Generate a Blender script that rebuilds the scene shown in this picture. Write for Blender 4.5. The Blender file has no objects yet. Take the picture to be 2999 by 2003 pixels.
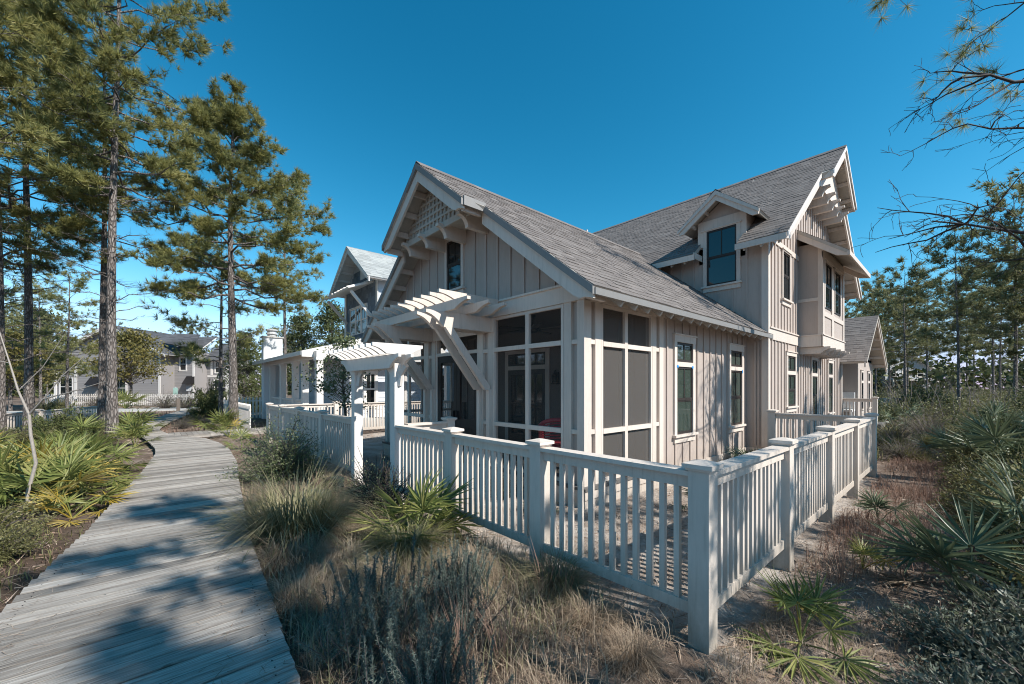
import bpy, math, random
import numpy as np
from mathutils import Vector, Matrix
R=math.radians
S=bpy.context.scene; COL=S.collection
# ------------------------------------------------------------ camera, sky, sun, exposure
cd=bpy.data.cameras.new('camera'); cam=bpy.data.objects.new('camera',cd); COL.objects.link(cam)
cam.location=(0,0,1.6); cam.rotation_euler=(R(90),0,R(-41.8))
cd.sensor_width=36; cd.lens=14.21; cd.shift_y=0.0438; cd.clip_start=0.05; cd.clip_end=1500
S.camera=cam
SUN=Vector((0.30,-1.0,0.95)).normalized()
w=bpy.data.worlds.new('World'); S.world=w; w.use_nodes=True
nt=w.node_tree; bg=nt.nodes['Background']
sky=nt.nodes.new('ShaderNodeTexSky'); sky.sky_type='NISHITA'; sky.sun_disc=False
sky.sun_elevation=math.asin(SUN.z); sky.sun_rotation=math.atan2(SUN.x,SUN.y)
sky.air_density=1.0; sky.dust_density=0.0; sky.ozone_density=2.0; sky.altitude=100
# polarised, deep teal rendering of a clear sky: each channel of the sky model gets its own curve
spl=nt.nodes.new('ShaderNodeSeparateColor'); cmb=nt.nodes.new('ShaderNodeCombineColor'); nt.links.new(sky.outputs[0],spl.inputs[0])
for ch,(pw,k) in enumerate(((2.5,0.105),(1.18,0.77),(1.13,0.84))):
    p=nt.nodes.new('ShaderNodeMath'); p.operation='POWER'; p.inputs[1].default_value=pw; q=nt.nodes.new('ShaderNodeMath'); q.operation='MULTIPLY'; q.inputs[1].default_value=k
    nt.links.new(spl.outputs[ch],p.inputs[0]); nt.links.new(p.outputs[0],q.inputs[0]); nt.links.new(q.outputs[0],cmb.inputs[ch])
    if ch==0: rq=q
    if ch==1: gq=q
    if ch==2:
        g8=nt.nodes.new('ShaderNodeMath'); g8.operation='MULTIPLY'; g8.inputs[1].default_value=0.74; nt.links.new(q.outputs[0],g8.inputs[0])
        mg_=nt.nodes.new('ShaderNodeMath'); mg_.operation='MINIMUM'; nt.links.new(gq.outputs[0],mg_.inputs[0]); nt.links.new(g8.outputs[0],mg_.inputs[1]); nt.links.new(mg_.outputs[0],cmb.inputs[1])
    if ch==1:
        g7=nt.nodes.new('ShaderNodeMath'); g7.operation='MULTIPLY'; g7.inputs[1].default_value=0.55; nt.links.new(q.outputs[0],g7.inputs[0])
        mn_=nt.nodes.new('ShaderNodeMath'); mn_.operation='MINIMUM'; nt.links.new(rq.outputs[0],mn_.inputs[0]); nt.links.new(g7.outputs[0],mn_.inputs[1]); nt.links.new(mn_.outputs[0],cmb.inputs[0])
nt.links.new(cmb.outputs[0],bg.inputs['Color'])
bg.inputs['Strength'].default_value=0.102
sd=bpy.data.lights.new('sun','SUN'); sun=bpy.data.objects.new('sun',sd); COL.objects.link(sun)
sd.energy=4.35; sd.angle=R(0.5); sd.color=(1.0,0.965,0.91)
sun.rotation_euler=SUN.to_track_quat('Z','Y').to_euler()
S.view_settings.view_transform='Standard'; S.view_settings.look='None'; S.view_settings.gamma=1
S.view_settings.use_curve_mapping=False; S.view_settings.exposure=0.72
S.render.engine='CYCLES'; S.cycles.use_denoising=True; S.cycles.pixel_filter_type='BLACKMAN_HARRIS'; S.cycles.filter_width=1.05; S.cycles.max_bounces=8; S.cycles.transparent_max_bounces=12
# ------------------------------------------------------------ materials
def mat(name): 
    m=bpy.data.materials.new(name); m.use_nodes=True
    n=m.node_tree; return m,n,n.nodes['Principled BSDF']
def nd(n,t,**k):
    x=n.nodes.new('ShaderNode'+t)
    for a,b in k.items(): setattr(x,a,b)
    return x
def ramp(n,pts):
    r=nd(n,'ValToRGB'); e=r.color_ramp.elements
    while len(e)<len(pts): e.new(0.5)
    for i,(p,c) in enumerate(pts): e[i].position=p; e[i].color=(*c,1)
    return r
def rnd(n):
    """a random value that differs between objects and between the loose pieces of one mesh"""
    oi=nd(n,'ObjectInfo'); g=nd(n,'NewGeometry'); a=nd(n,'Math',operation='ADD'); f=nd(n,'Math',operation='FRACT')
    n.links.new(oi.outputs['Random'],a.inputs[0]); n.links.new(g.outputs['Random Per Island'],a.inputs[1]); n.links.new(a.outputs[0],f.inputs[0])
    return f.outputs[0]
def pos(n,scale=(1,1,1),off=None):
    g=nd(n,'NewGeometry'); m=nd(n,'Mapping'); m.inputs['Scale'].default_value=scale
    n.links.new(g.outputs['Position'],m.inputs['Vector'])
    if off is not None:
        c=nd(n,'CombineXYZ'); mu=nd(n,'Math',operation='MULTIPLY'); mu.inputs[1].default_value=53.0
        n.links.new(off,mu.inputs[0]); n.links.new(mu.outputs[0],c.inputs[0]); n.links.new(mu.outputs[0],c.inputs[2]); n.links.new(c.outputs[0],m.inputs['Location'])
    return m.outputs[0]
def noise(n,vec,scale,detail=4,rough=0.55):
    x=nd(n,'TexNoise'); x.inputs['Scale'].default_value=scale; x.inputs['Detail'].default_value=detail; x.inputs['Roughness'].default_value=rough
    n.links.new(vec,x.inputs['Vector']); return x.outputs[0]
def bump(n,b,h,strength,dist):
    x=nd(n,'Bump'); x.inputs['Strength'].default_value=strength; x.inputs['Distance'].default_value=dist
    n.links.new(h,x.inputs['Height']); n.links.new(x.outputs[0],b.inputs['Normal'])
def mul(c,k): return tuple(min(1,a*k) for a in c)
def paint(name,c,rough=0.55,var=0.12,grain=(6,6,1.5),rv=0.06):
    m,n,b=mat(name); r=rnd(n)
    a=noise(n,pos(n,grain),3.0,6,0.65); big=noise(n,pos(n),0.7,5)
    mx=nd(n,'Math',operation='MULTIPLY_ADD'); mx.inputs[1].default_value=0.6; n.links.new(a,mx.inputs[0])
    m2=nd(n,'Math',operation='MULTIPLY'); m2.inputs[1].default_value=0.4; n.links.new(big,m2.inputs[0]); n.links.new(m2.outputs[0],mx.inputs[2])
    rp=ramp(n,[(0.25,mul(c,1-var*1.3)),(0.5,c),(0.8,mul(c,1+var*0.6))]); n.links.new(mx.outputs[0],rp.inputs[0])
    hv=nd(n,'HueSaturation'); mr=nd(n,'MapRange'); mr.inputs['To Min'].default_value=1-rv; mr.inputs['To Max'].default_value=1+rv
    n.links.new(r,mr.inputs[0]); n.links.new(mr.outputs[0],hv.inputs['Value']); n.links.new(rp.outputs[0],hv.inputs['Color']); n.links.new(hv.outputs[0],b.inputs['Base Color'])
    b.inputs['Roughness'].default_value=rough; b.inputs['Specular IOR Level'].default_value=0.35
    bump(n,b,a,0.25,0.01); return m
def islandmat(name,cols,rough=0.85,nscale=25,nvar=0.35,bs=0.5):
    m,n,b=mat(name); r=rnd(n); k=len(cols)
    rp=ramp(n,[(i/(k-1),c) for i,c in enumerate(cols)]); n.links.new(r,rp.inputs[0])
    a=noise(n,pos(n,(1,1,1),r),nscale,5,0.7); mr=nd(n,'MapRange'); mr.inputs['To Min'].default_value=1-nvar; mr.inputs['To Max'].default_value=1+nvar; n.links.new(a,mr.inputs[0])
    hv=nd(n,'HueSaturation'); n.links.new(mr.outputs[0],hv.inputs['Value']); n.links.new(rp.outputs[0],hv.inputs['Color']); n.links.new(hv.outputs[0],b.inputs['Base Color'])
    b.inputs['Roughness'].default_value=rough; bump(n,b,a,bs,0.01); return m
def leaf(name,cols,trans=0.3,rough=0.55,clump=0.9):
    m,n,b=mat(name); r=rnd(n); k=len(cols)
    cl=noise(n,pos(n),clump,2); a=nd(n,'Math',operation='MULTIPLY_ADD'); a.inputs[1].default_value=0.55; n.links.new(r,a.inputs[0])
    mm=nd(n,'Math',operation='MULTIPLY_ADD'); mm.inputs[1].default_value=1.2; mm.inputs[2].default_value=-0.35; n.links.new(cl,mm.inputs[0]); n.links.new(mm.outputs[0],a.inputs[2])
    rp=ramp(n,[(0.05+0.9*i/(k-1),c) for i,c in enumerate(cols)]); n.links.new(a.outputs[0],rp.inputs[0]); n.links.new(rp.outputs[0],b.inputs['Base Color'])
    b.inputs['Roughness'].default_value=rough; b.inputs['Specular IOR Level'].default_value=0.3
    t=nd(n,'BsdfTranslucent'); n.links.new(rp.outputs[0],t.inputs['Color']); mx=nd(n,'MixShader'); mx.inputs[0].default_value=trans
    n.links.new(b.outputs[0],mx.inputs[1]); n.links.new(t.outputs[0],mx.inputs[2]); n.links.new(mx.outputs[0],n.nodes['Material Output'].inputs['Surface'])
    return m
M={}
M['trim']=paint('trim_paint',(0.65,0.56,0.485),0.5,0.10)
M['fencep']=paint('fence_paint',(0.64,0.555,0.48),0.55,0.13)
def splash(m,top,amt):
    n=m.node_tree; b=n.nodes['Principled BSDF']; src=b.inputs['Base Color'].links[0].from_socket
    g=nd(n,'NewGeometry'); sx=nd(n,'SeparateXYZ'); n.links.new(g.outputs['Position'],sx.inputs[0]); mr=nd(n,'MapRange'); mr.inputs['From Min'].default_value=top; mr.inputs['From Max'].default_value=0.0; n.links.new(sx.outputs['Z'],mr.inputs[0])
    a=noise(n,pos(n,(5,5,2)),3,6,.7); mu=nd(n,'Math',operation='MULTIPLY'); n.links.new(a,mu.inputs[0]); n.links.new(mr.outputs[0],mu.inputs[1]); m2=nd(n,'Math',operation='MULTIPLY'); m2.inputs[1].default_value=amt; n.links.new(mu.outputs[0],m2.inputs[0])
    st=noise(n,pos(n,(14,14,.7)),2,4,.6); sr=nd(n,'MapRange'); sr.inputs['From Min'].default_value=.56; sr.inputs['From Max'].default_value=.8; sr.inputs['To Max'].default_value=.28; n.links.new(st,sr.inputs[0]); ad=nd(n,'Math',operation='ADD'); n.links.new(m2.outputs[0],ad.inputs[0]); n.links.new(sr.outputs[0],ad.inputs[1])
    mx=nd(n,'MixRGB'); mx.inputs[2].default_value=(.17,.15,.11,1); n.links.new(ad.outputs[0],mx.inputs[0]); n.links.new(src,mx.inputs[1]); n.links.new(mx.outputs[0],b.inputs['Base Color'])
splash(M['fencep'],.5,1.1); splash(M['trim'],.45,.8)
M['siding']=paint('taupe_siding',(0.45,0.375,0.325),0.6,0.10)
splash(M['siding'],.5,.6)
M['soffit']=paint('soffit_and_lattice_shade',(0.46,0.415,0.36),0.6,0.16)  # soffit colour; on the front lattice it paints in the shade
M['mould']=paint('grey_edge_and_shade',(0.23,0.22,0.21),0.5,0.1)  # eave edge grey; on the front rake moulds it is painted shade
M['white']=paint('white_paint',(0.70,0.65,0.60),0.5,0.08)
M['greyside']=paint('grey_siding',(0.27,0.25,0.24),0.6,0.1)
M['paleside']=paint('pale_siding',(0.52,0.54,0.57),0.6,0.1)
M['blueshingle']=islandmat('slate_blue_shingle',[(0.10,0.13,0.17),(0.14,0.18,0.22),(0.19,0.23,0.27)],0.8,20,0.25)
M['dark']=paint('black_metal',(0.018,0.016,0.016),0.45,0.2)
M['espresso']=paint('espresso_wood',(0.035,0.026,0.022),0.5,0.3)
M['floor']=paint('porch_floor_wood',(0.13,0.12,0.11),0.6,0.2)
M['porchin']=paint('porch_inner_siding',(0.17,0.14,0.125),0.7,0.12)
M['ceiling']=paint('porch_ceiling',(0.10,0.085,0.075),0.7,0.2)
M['red']=paint('red_wicker',(0.42,0.035,0.05),0.55,0.25,(30,30,30))
M['shingle']=islandmat('asphalt_shingle',[(0.125,0.108,0.098),(0.15,0.13,0.118),(0.18,0.158,0.144),(0.138,0.118,0.108),(0.2,0.176,0.16)],0.95,90,0.22,0.4)
M['cotshingle']=islandmat('pale_asphalt_shingle',[(0.25,0.26,0.25),(0.31,0.32,0.31),(0.36,0.37,0.35)],0.95,60,0.35,0.5)
M['darkroof']=islandmat('dark_asphalt_shingle',[(0.05,0.05,0.055),(0.075,0.075,0.08),(0.095,0.095,0.1)],0.95,60,0.35,0.5)
M['metal']=paint('galvanised_metal',(0.5,0.5,0.5),0.35,0.15)
M['concrete']=paint('pale_concrete',(0.42,0.40,0.37),0.9,0.2,(4,4,4))
M['stucco']=paint('white_stucco',(0.72,0.72,0.72),0.9,0.08,(20,20,20))
M['post']=paint('weathered_bollard',(0.14,0.115,0.095),0.9,0.3)
M['teal']=paint('utility_green',(0.22,0.34,0.30),0.5,0.1)
M['greyplastic']=paint('grey_plastic',(0.35,0.36,0.37),0.5,0.1)
M['blacklid']=paint('valve_lid',(0.025,0.04,0.035),0.6,0.2)
M['valve']=paint('valve_green',(0.045,0.075,0.062),0.6,0.2)
M['tape']=paint('blue_tape',(0.02,0.22,0.55),0.6,0.05)
M['linen']=paint('white_cushion',(0.7,0.68,0.65),0.9,0.1)
# weathered boards of the walk
m,n,b=mat('weathered_board'); r=rnd(n)
g1=noise(n,pos(n,(0.9,26,26),r),1.6,8,0.7); g2=noise(n,pos(n,(2.5,70,70),r),2.0,4,0.6); kn=noise(n,pos(n,(3,14,14),r),1.7,2)
ad=nd(n,'Math',operation='MULTIPLY_ADD'); ad.inputs[1].default_value=0.45; n.links.new(g2,ad.inputs[0])
sc=nd(n,'Math',operation='MULTIPLY'); sc.inputs[1].default_value=0.6; n.links.new(g1,sc.inputs[0]); n.links.new(sc.outputs[0],ad.inputs[2])
rp=ramp(n,[(0.30,(0.05,0.042,0.037)),(0.42,(0.21,0.178,0.152)),(0.52,(0.35,0.312,0.272)),(0.64,(0.50,0.462,0.415)),(0.78,(0.24,0.19,0.15))]); n.links.new(ad.outputs[0],rp.inputs[0])
kr=ramp(n,[(0.70,(1,1,1)),(0.78,(0.35,0.28,0.22))]); n.links.new(kn,kr.inputs[0])
mx=nd(n,'MixRGB',blend_type='MULTIPLY'); mx.inputs[0].default_value=0.7; n.links.new(rp.outputs[0],mx.inputs[1]); n.links.new(kr.outputs[0],mx.inputs[2])
hv=nd(n,'HueSaturation'); mr=nd(n,'MapRange'); mr.inputs['To Min'].default_value=0.52; mr.inputs['To Max'].default_value=1.12
n.links.new(r,mr.inputs[0]); n.links.new(mr.outputs[0],hv.inputs['Value']); n.links.new(mx.outputs[0],hv.inputs['Color']); n.links.new(hv.outputs[0],b.inputs['Base Color'])
b.inputs['Roughness'].default_value=0.85; b.inputs['Specular IOR Level'].default_value=0.25; bump(n,b,ad.outputs[0],0.8,0.02); M['board']=m
# bark
m,n,b=mat('pine_bark'); v=nd(n,'TexVoronoi'); v.feature='DISTANCE_TO_EDGE'; v.inputs['Scale'].default_value=13
nz=noise(n,pos(n,(1,1,0.35)),6,6); mp=nd(n,'MixRGB'); mp.inputs[0].default_value=0.12; n.links.new(pos(n,(1.6,1.6,0.45)),mp.inputs[1]); n.links.new(nz,mp.inputs[2]); n.links.new(mp.outputs[0],v.inputs['Vector'])
ve=nd(n,'MapRange'); ve.inputs['From Max'].default_value=0.22; n.links.new(v.outputs['Distance'],ve.inputs[0])
rp=ramp(n,[(0.0,(0.085,0.07,0.06)),(0.4,(0.15,0.125,0.11)),(1.0,(0.27,0.235,0.21))]); mm=nd(n,'Math',operation='MULTIPLY'); n.links.new(ve.outputs[0],mm.inputs[0]); n.links.new(nz,mm.inputs[1])
m3=nd(n,'Math',operation='MULTIPLY'); m3.inputs[1].default_value=1.7; n.links.new(mm.outputs[0],m3.inputs[0]); n.links.new(m3.outputs[0],rp.inputs[0]); n.links.new(rp.outputs[0],b.inputs['Base Color'])
b.inputs['Roughness'].default_value=0.95; bump(n,b,mm.outputs[0],1.0,0.05); M['bark']=m
M['twig']=paint('grey_twig',(0.12,0.10,0.09),0.9,0.3)
M['darktwig']=paint('dark_twig',(0.05,0.04,0.036),0.9,0.3)
M['palebark']=paint('pale_sapling_bark',(0.33,0.29,0.25),0.9,0.4,(40,40,8))
M['needle']=leaf('pine_needles',[(0.11,0.115,0.055),(0.21,0.215,0.08),(0.32,0.305,0.10),(0.42,0.37,0.15)],0.45,0.5,0.8)
M['needle2']=leaf('pine_needles_far',[(0.11,0.115,0.06),(0.19,0.19,0.085),(0.29,0.275,0.12)],0.42,0.6,0.5)
M['oak']=leaf('bronze_leaves',[(0.08,0.075,0.03),(0.17,0.15,0.045),(0.27,0.21,0.06)],0.3,0.5,0.8)
M['cedar']=leaf('dark_evergreen_leaves',[(0.045,0.055,0.026),(0.09,0.105,0.038),(0.15,0.16,0.055)],0.25,0.6,0.7)
M['shrub']=leaf('shrub_leaves',[(0.05,0.065,0.03),(0.10,0.13,0.055),(0.18,0.2,0.10),(0.29,0.28,0.19)],0.25,0.45,2.0)
M['olive']=leaf('olive_shrub_leaves',[(0.065,0.068,0.03),(0.15,0.145,0.055),(0.28,0.25,0.11)],0.3,0.5,1.5)
M['darkleaf']=leaf('blue_green_leaves',[(0.065,0.075,0.055),(0.125,0.14,0.10),(0.24,0.25,0.19)],0.2,0.45,2.0)
M['sage']=leaf('grey_green_leaves',[(0.06,0.08,0.065),(0.115,0.145,0.115),(0.21,0.24,0.195)],0.15,0.6,3.0)
M['palm']=leaf('palmetto_blade',[(0.075,0.095,0.028),(0.15,0.18,0.05),(0.25,0.26,0.08),(0.34,0.31,0.12)],0.3,0.4,1.4)
M['palmd']=leaf('palmetto_blade_dark',[(0.05,0.065,0.036),(0.11,0.14,0.075),(0.22,0.245,0.14)],0.2,0.4,1.4)
M['palmy']=leaf('palmetto_yellow',[(0.30,0.23,0.04),(0.42,0.30,0.05),(0.5,0.42,0.2)],0.3,0.5,2)
M['palmx']=leaf('palmetto_dead',[(0.13,0.09,0.06),(0.22,0.17,0.12),(0.34,0.28,0.21)],0.1,0.8,2)
M['grassg']=leaf('green_bunch_grass',[(0.11,0.105,0.05),(0.2,0.19,0.09),(0.33,0.29,0.16),(0.46,0.38,0.25)],0.3,0.6,2.5)
M['grassd']=leaf('dry_bunch_grass',[(0.2,0.145,0.1),(0.35,0.265,0.185),(0.5,0.4,0.29)],0.3,0.7,2.0)
M['grassr']=leaf('russet_grass',[(0.14,0.085,0.065),(0.25,0.155,0.115),(0.37,0.255,0.19)],0.3,0.7,1.2)
M['straw']=leaf('pine_straw',[(0.11,0.068,0.045),(0.22,0.145,0.1),(0.37,0.28,0.21),(0.52,0.44,0.36)],0.05,0.9,1.6)
# ground: pale sand showing through brown litter
m,n,b=mat('sandy_ground'); at=nd(n,'Attribute'); at.attribute_name='sand'
n1=noise(n,pos(n),1.3,7,0.7); n2=noise(n,pos(n),24,5,0.75)
a1=nd(n,'Math',operation='MULTIPLY_ADD'); a1.inputs[1].default_value=0.9; n.links.new(n1,a1.inputs[0]); n.links.new(at.outputs['Fac'],a1.inputs[2])
a2=nd(n,'Math',operation='MULTIPLY_ADD'); a2.inputs[1].default_value=0.45; n.links.new(n2,a2.inputs[0]); n.links.new(a1.outputs[0],a2.inputs[2])
rp=ramp(n,[(0.42,(0.10,0.07,0.052)),(0.62,(0.20,0.148,0.115)),(0.82,(0.33,0.275,0.23)),(1.0,(0.52,0.46,0.40))]); n.links.new(a2.outputs[0],rp.inputs[0]); n.links.new(rp.outputs[0],b.inputs['Base Color'])
b.inputs['Roughness'].default_value=0.95; b.inputs['Specular IOR Level'].default_value=0.1; bump(n,b,n2,0.9,0.03); M['ground']=m
# glass, insect screen
def glass(name,c,spec=0.9):
    m,n,b=mat(name); b.inputs['Base Color'].default_value=(*c,1); b.inputs['Roughness'].default_value=0.03; b.inputs['IOR'].default_value=1.7
    nz=noise(n,pos(n),0.9,1); bump(n,b,nz,0.06,0.05); return m
M['glass']=glass('window_glass',(0.012,0.016,0.018)); M['glassg']=glass('window_glass_green',(0.045,0.06,0.05))
m,n,b=mat('insect_screen'); tr=nd(n,'BsdfTransparent'); mx=nd(n,'MixShader'); mx.inputs[0].default_value=0.37
b.inputs['Base Color'].default_value=(0.14,0.125,0.112,1); b.inputs['Roughness'].default_value=0.8
n.links.new(tr.outputs[0],mx.inputs[1]); n.links.new(b.outputs[0],mx.inputs[2]); n.links.new(mx.outputs[0],n.nodes['Material Output'].inputs['Surface']); M['screen']=m
m2=m.copy(); m2.name='insect_screen_open'; [setattr(x.inputs[0],'default_value',0.10) for x in m2.node_tree.nodes if x.type=='MIX_SHADER']; M['screeno']=m2
# ------------------------------------------------------------ object helpers
def tag(o,label=None,cat=None,group=None,kind=None):
    for k,v in (('label',label),('category',cat),('group',group),('kind',kind)):
        if v: o[k]=v
    return o
def thing(name,label,cat,loc=(0,0,0),group=None,rz=0):
    o=bpy.data.objects.new(name,None); COL.objects.link(o); o.location=loc; o.rotation_euler=(0,0,rz); o.empty_display_size=0.2
    return tag(o,label,cat,group)
def org(o):
    v=Vector((0,0,0))
    while o is not None: v+=Vector(o.location); o=o.parent
    return v
def link(name,me,parent=None,m=None,loc=None,kind=None):
    o=bpy.data.objects.new(name,me); COL.objects.link(o)
    if m is not None and len(me.materials)==0: me.materials.append(M[m] if isinstance(m,str) else m)
    if parent is not None: o.parent=parent
    if loc is not None: o.location=loc
    if kind: o['kind']=kind
    return o
def mesh_np(name,V,F,smooth=False):
    V=np.asarray(V,np.float32); F=np.asarray(F,np.int32); k=F.shape[1]
    me=bpy.data.meshes.new(name); me.vertices.add(len(V)); me.vertices.foreach_set('co',V.ravel())
    me.loops.add(F.size); me.loops.foreach_set('vertex_index',F.ravel())
    me.polygons.add(len(F)); me.polygons.foreach_set('loop_start',np.arange(0,F.size,k,dtype=np.int32))
    if smooth: me.polygons.foreach_set('use_smooth',np.ones(len(F),bool))
    me.update(calc_edges=True); return me
class Fr:
    """a wall frame: u along the wall, n out of it, z up"""
    def __init__(s,o,u,n): s.o=Vector(o); s.u=Vector(u); s.n=Vector(n)
    def p(s,u,n,z): return s.o+s.u*u+s.n*n+Vector((0,0,z))
class MB:
    def __init__(s): s.v=[]; s.f=[]
    def add(s,vs,fs):
        b=len(s.v); s.v+=[tuple(x) for x in vs]; s.f+=[tuple(i+b for i in f) for f in fs]; return s
    BF=[(0,3,2,1),(4,5,6,7),(0,1,5,4),(1,2,6,5),(2,3,7,6),(3,0,4,7)]
    def box(s,x0,x1,y0,y1,z0,z1):
        return s.add([(x0,y0,z0),(x1,y0,z0),(x1,y1,z0),(x0,y1,z0),(x0,y0,z1),(x1,y0,z1),(x1,y1,z1),(x0,y1,z1)],s.BF)
    def fb(s,fr,u0,u1,n0,n1,z0,z1):
        P=fr.p; return s.add([P(u0,n0,z0),P(u1,n0,z0),P(u1,n1,z0),P(u0,n1,z0),P(u0,n0,z1),P(u1,n0,z1),P(u1,n1,z1),P(u0,n1,z1)],s.BF)
    def prism(s,fr,pts,n0,n1):
        k=len(pts); a=[fr.p(u,n0,z) for u,z in pts]+[fr.p(u,n1,z) for u,z in pts]
        return s.add(a,[tuple(range(k))[::-1],tuple(range(k,2*k))]+[(i,(i+1)%k,k+(i+1)%k,k+i) for i in range(k)])
    def poly3(s,pts,d):
        """a polygon in space given thickness along vector d"""
        k=len(pts); d=Vector(d); a=[Vector(p) for p in pts]; a=a+[p+d for p in a]
        return s.add(a,[tuple(range(k))[::-1],tuple(range(k,2*k))]+[(i,(i+1)%k,k+(i+1)%k,k+i) for i in range(k)])
    def beam(s,p,q,w,h,up=(0,0,1)):
        p=Vector(p); q=Vector(q); d=(q-p).normalized(); sd=d.cross(Vector(up)).normalized()*w/2; u=sd.cross(d).normalized()*h/2
        return s.add([p-sd-u,p+sd-u,p+sd+u,p-sd+u,q-sd-u,q+sd-u,q+sd+u,q-sd+u],[(0,1,2,3),(7,6,5,4),(0,4,5,1),(1,5,6,2),(2,6,7,3),(3,7,4,0)])
    def tube(s,pts,rs,k=6):
        pts=[Vector(p) for p in pts]; b=len(s.v)
        for i,p in enumerate(pts):
            d=(pts[min(i+1,len(pts)-1)]-pts[max(i-1,0)]).normalized(); a=d.cross(Vector((0.3,0.9,0.31))).normalized(); c=d.cross(a)
            for j in range(k):
                t=2*math.pi*j/k; s.v.append(tuple(p+(a*math.cos(t)+c*math.sin(t))*rs[i]))
        for i in range(len(pts)-1):
            for j in range(k): s.f.append((b+i*k+j,b+i*k+(j+1)%k,b+(i+1)*k+(j+1)%k,b+(i+1)*k+j))
        return s
    def lathe(s,c,prof,k=16):
        b=len(s.v)
        for r,z in prof:
            for j in range(k): t=2*math.pi*j/k; s.v.append((c[0]+r*math.cos(t),c[1]+r*math.sin(t),c[2]+z))
        for i in range(len(prof)-1):
            for j in range(k): s.f.append((b+i*k+j,b+i*k+(j+1)%k,b+(i+1)*k+(j+1)%k,b+(i+1)*k+j))
        return s
    def mesh(s,name,o=(0,0,0),smooth=False):
        me=bpy.data.meshes.new(name); o=Vector(o); me.from_pydata([tuple(Vector(v)-o) for v in s.v],[],s.f); me.update()
        if smooth: me.polygons.foreach_set('use_smooth',np.ones(len(me.polygons),bool))
        return me
    def build(s,name,m,parent=None,kind=None,smooth=False):
        return link(name,s.mesh(name,org(parent) if parent else (0,0,0),smooth),parent,m,None,kind)
_unit={}
def unitbox(m):
    if m not in _unit:
        me=MB().box(-.5,.5,-.5,.5,0,1).mesh('unit_board'); me.materials.append(M[m]); _unit[m]=me
    return _unit[m]
def stick(name,m,parent,c,size,rz=0):
    """one more copy of the shared board mesh: centre of base c (world), size"""
    o=bpy.data.objects.new(name,unitbox(m)); COL.objects.link(o); o.parent=parent
    o.location=Vector(c)-org(parent); o.scale=size; o.rotation_euler=(0,0,rz); return o
# ------------------------------------------------------------ ground, paths
rng=np.random.default_rng(7)
def gz(x,y):
    x=np.asarray(x,float); y=np.asarray(y,float)
    a=0.035*np.sin(1.3*x+0.4*y)+0.03*np.sin(0.9*y-0.7*x+1)+0.02*np.sin(3.1*x+1.7)*np.sin(2.7*y)
    near=np.clip((30-np.hypot(x,y))/20,0,1); wk=np.clip((np.abs(x-0.1)-0.75)/0.5,0,1)
    return a*near*wk-0.03
ax=np.concatenate([-np.geomspace(600,14,26),np.arange(-13.6,22,0.4),np.geomspace(22.5,600,30)])
ay=np.concatenate([-np.geomspace(600,10,22),np.arange(-9.6,30,0.4),np.geomspace(30.5,600,28)])
X,Y=np.meshgrid(ax,ay); V=np.stack([X,Y,gz(X,Y)],-1).reshape(-1,3); nx=len(ax); ny=len(ay)
I=np.arange(nx*ny).reshape(ny,nx); F=np.stack([I[:-1,:-1],I[:-1,1:],I[1:,1:],I[1:,:-1]],-1).reshape(-1,4)
me=mesh_np('ground',V,F,True); at=me.attributes.new('sand','FLOAT','POINT')
yard=((V[:,0]>2.7)&(V[:,0]<9.6)&(V[:,1]>1.2)&(V[:,1]<14)).astype(float)
leftb=-.22*((V[:,0]<-.4)&(V[:,1]<40))
strip=np.exp(-((V[:,1]-0.4-0.02*V[:,0])/0.7)**2)*((V[:,0]>2.6)&(V[:,0]<9))
at.data.foreach_set('value',(-.10+0.26*yard+0.10*strip+leftb).astype(np.float32))
link('ground',me,None,'ground',kind='structure')
road=MB().box(-60,60,36,41.5,-0.05,0.015).build('road','concrete',kind='structure')
# boardwalk
def interp(tab,y): return np.interp(y,[t[0] for t in tab],[t[1] for t in tab])
RE=[(-6,.5),(2,.55),(3.4,.65),(5,.76),(6.3,.9),(8,1.08),(9.6,1.28),(11.8,1.42),(13.4,1.38),(14.8,1.2),(16,.75),(17,.42),(18.8,.22),(20.9,.36),(23.4,.72),(28.7,1.62),(36,2.9)]
LE=[(-6,-1.0),(2,-.85),(4.3,-.75),(6.1,-.5),(8,-.3),(10,-.09),(12.1,.08),(13.4,.08),(15.2,-.06),(17,-.22),(19.3,-.38),(23.2,-.2),(26,.2),(29,.62),(36,1.95)]
bw=thing('boardwalk',None,None); bw['kind']='structure'; random.seed(3); y=-1.2
while y<36:
    wd=0.142; a=interp(LE,y)+random.uniform(-.006,.006); b_=interp(RE,y)+random.uniform(-.006,.006)
    o=stick('plank','board',bw,((a+b_)/2,y,0.062+random.uniform(-.003,.003)),(b_-a,wd-0.015,0.038),random.uniform(-.004,.004)); y+=wd
st=MB()
for tab,off in ((RE,-.09),(LE,.09)):
    ys=np.arange(-1.2,36.5,1.2)
    for i in range(len(ys)-1): st.beam((interp(tab,ys[i])+off,ys[i],-.02),(interp(tab,ys[i+1])+off,ys[i+1],-.02),.05,.155)
st.build('stringer','post',bw)
spur=thing('side_boardwalk',None,None); spur['kind']='structure'
for i in range(19):
    x=0.5+i*0.145; stick('plank','board',spur,(x,16.75+random.uniform(-.004,.004),0.06),(0.137,1.15,0.038),0)
MB().box(.35,3.2,16.16,16.2,-.05,.06).box(.35,3.2,17.3,17.34,-.05,.06).build('stringer','board',spur)
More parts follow.
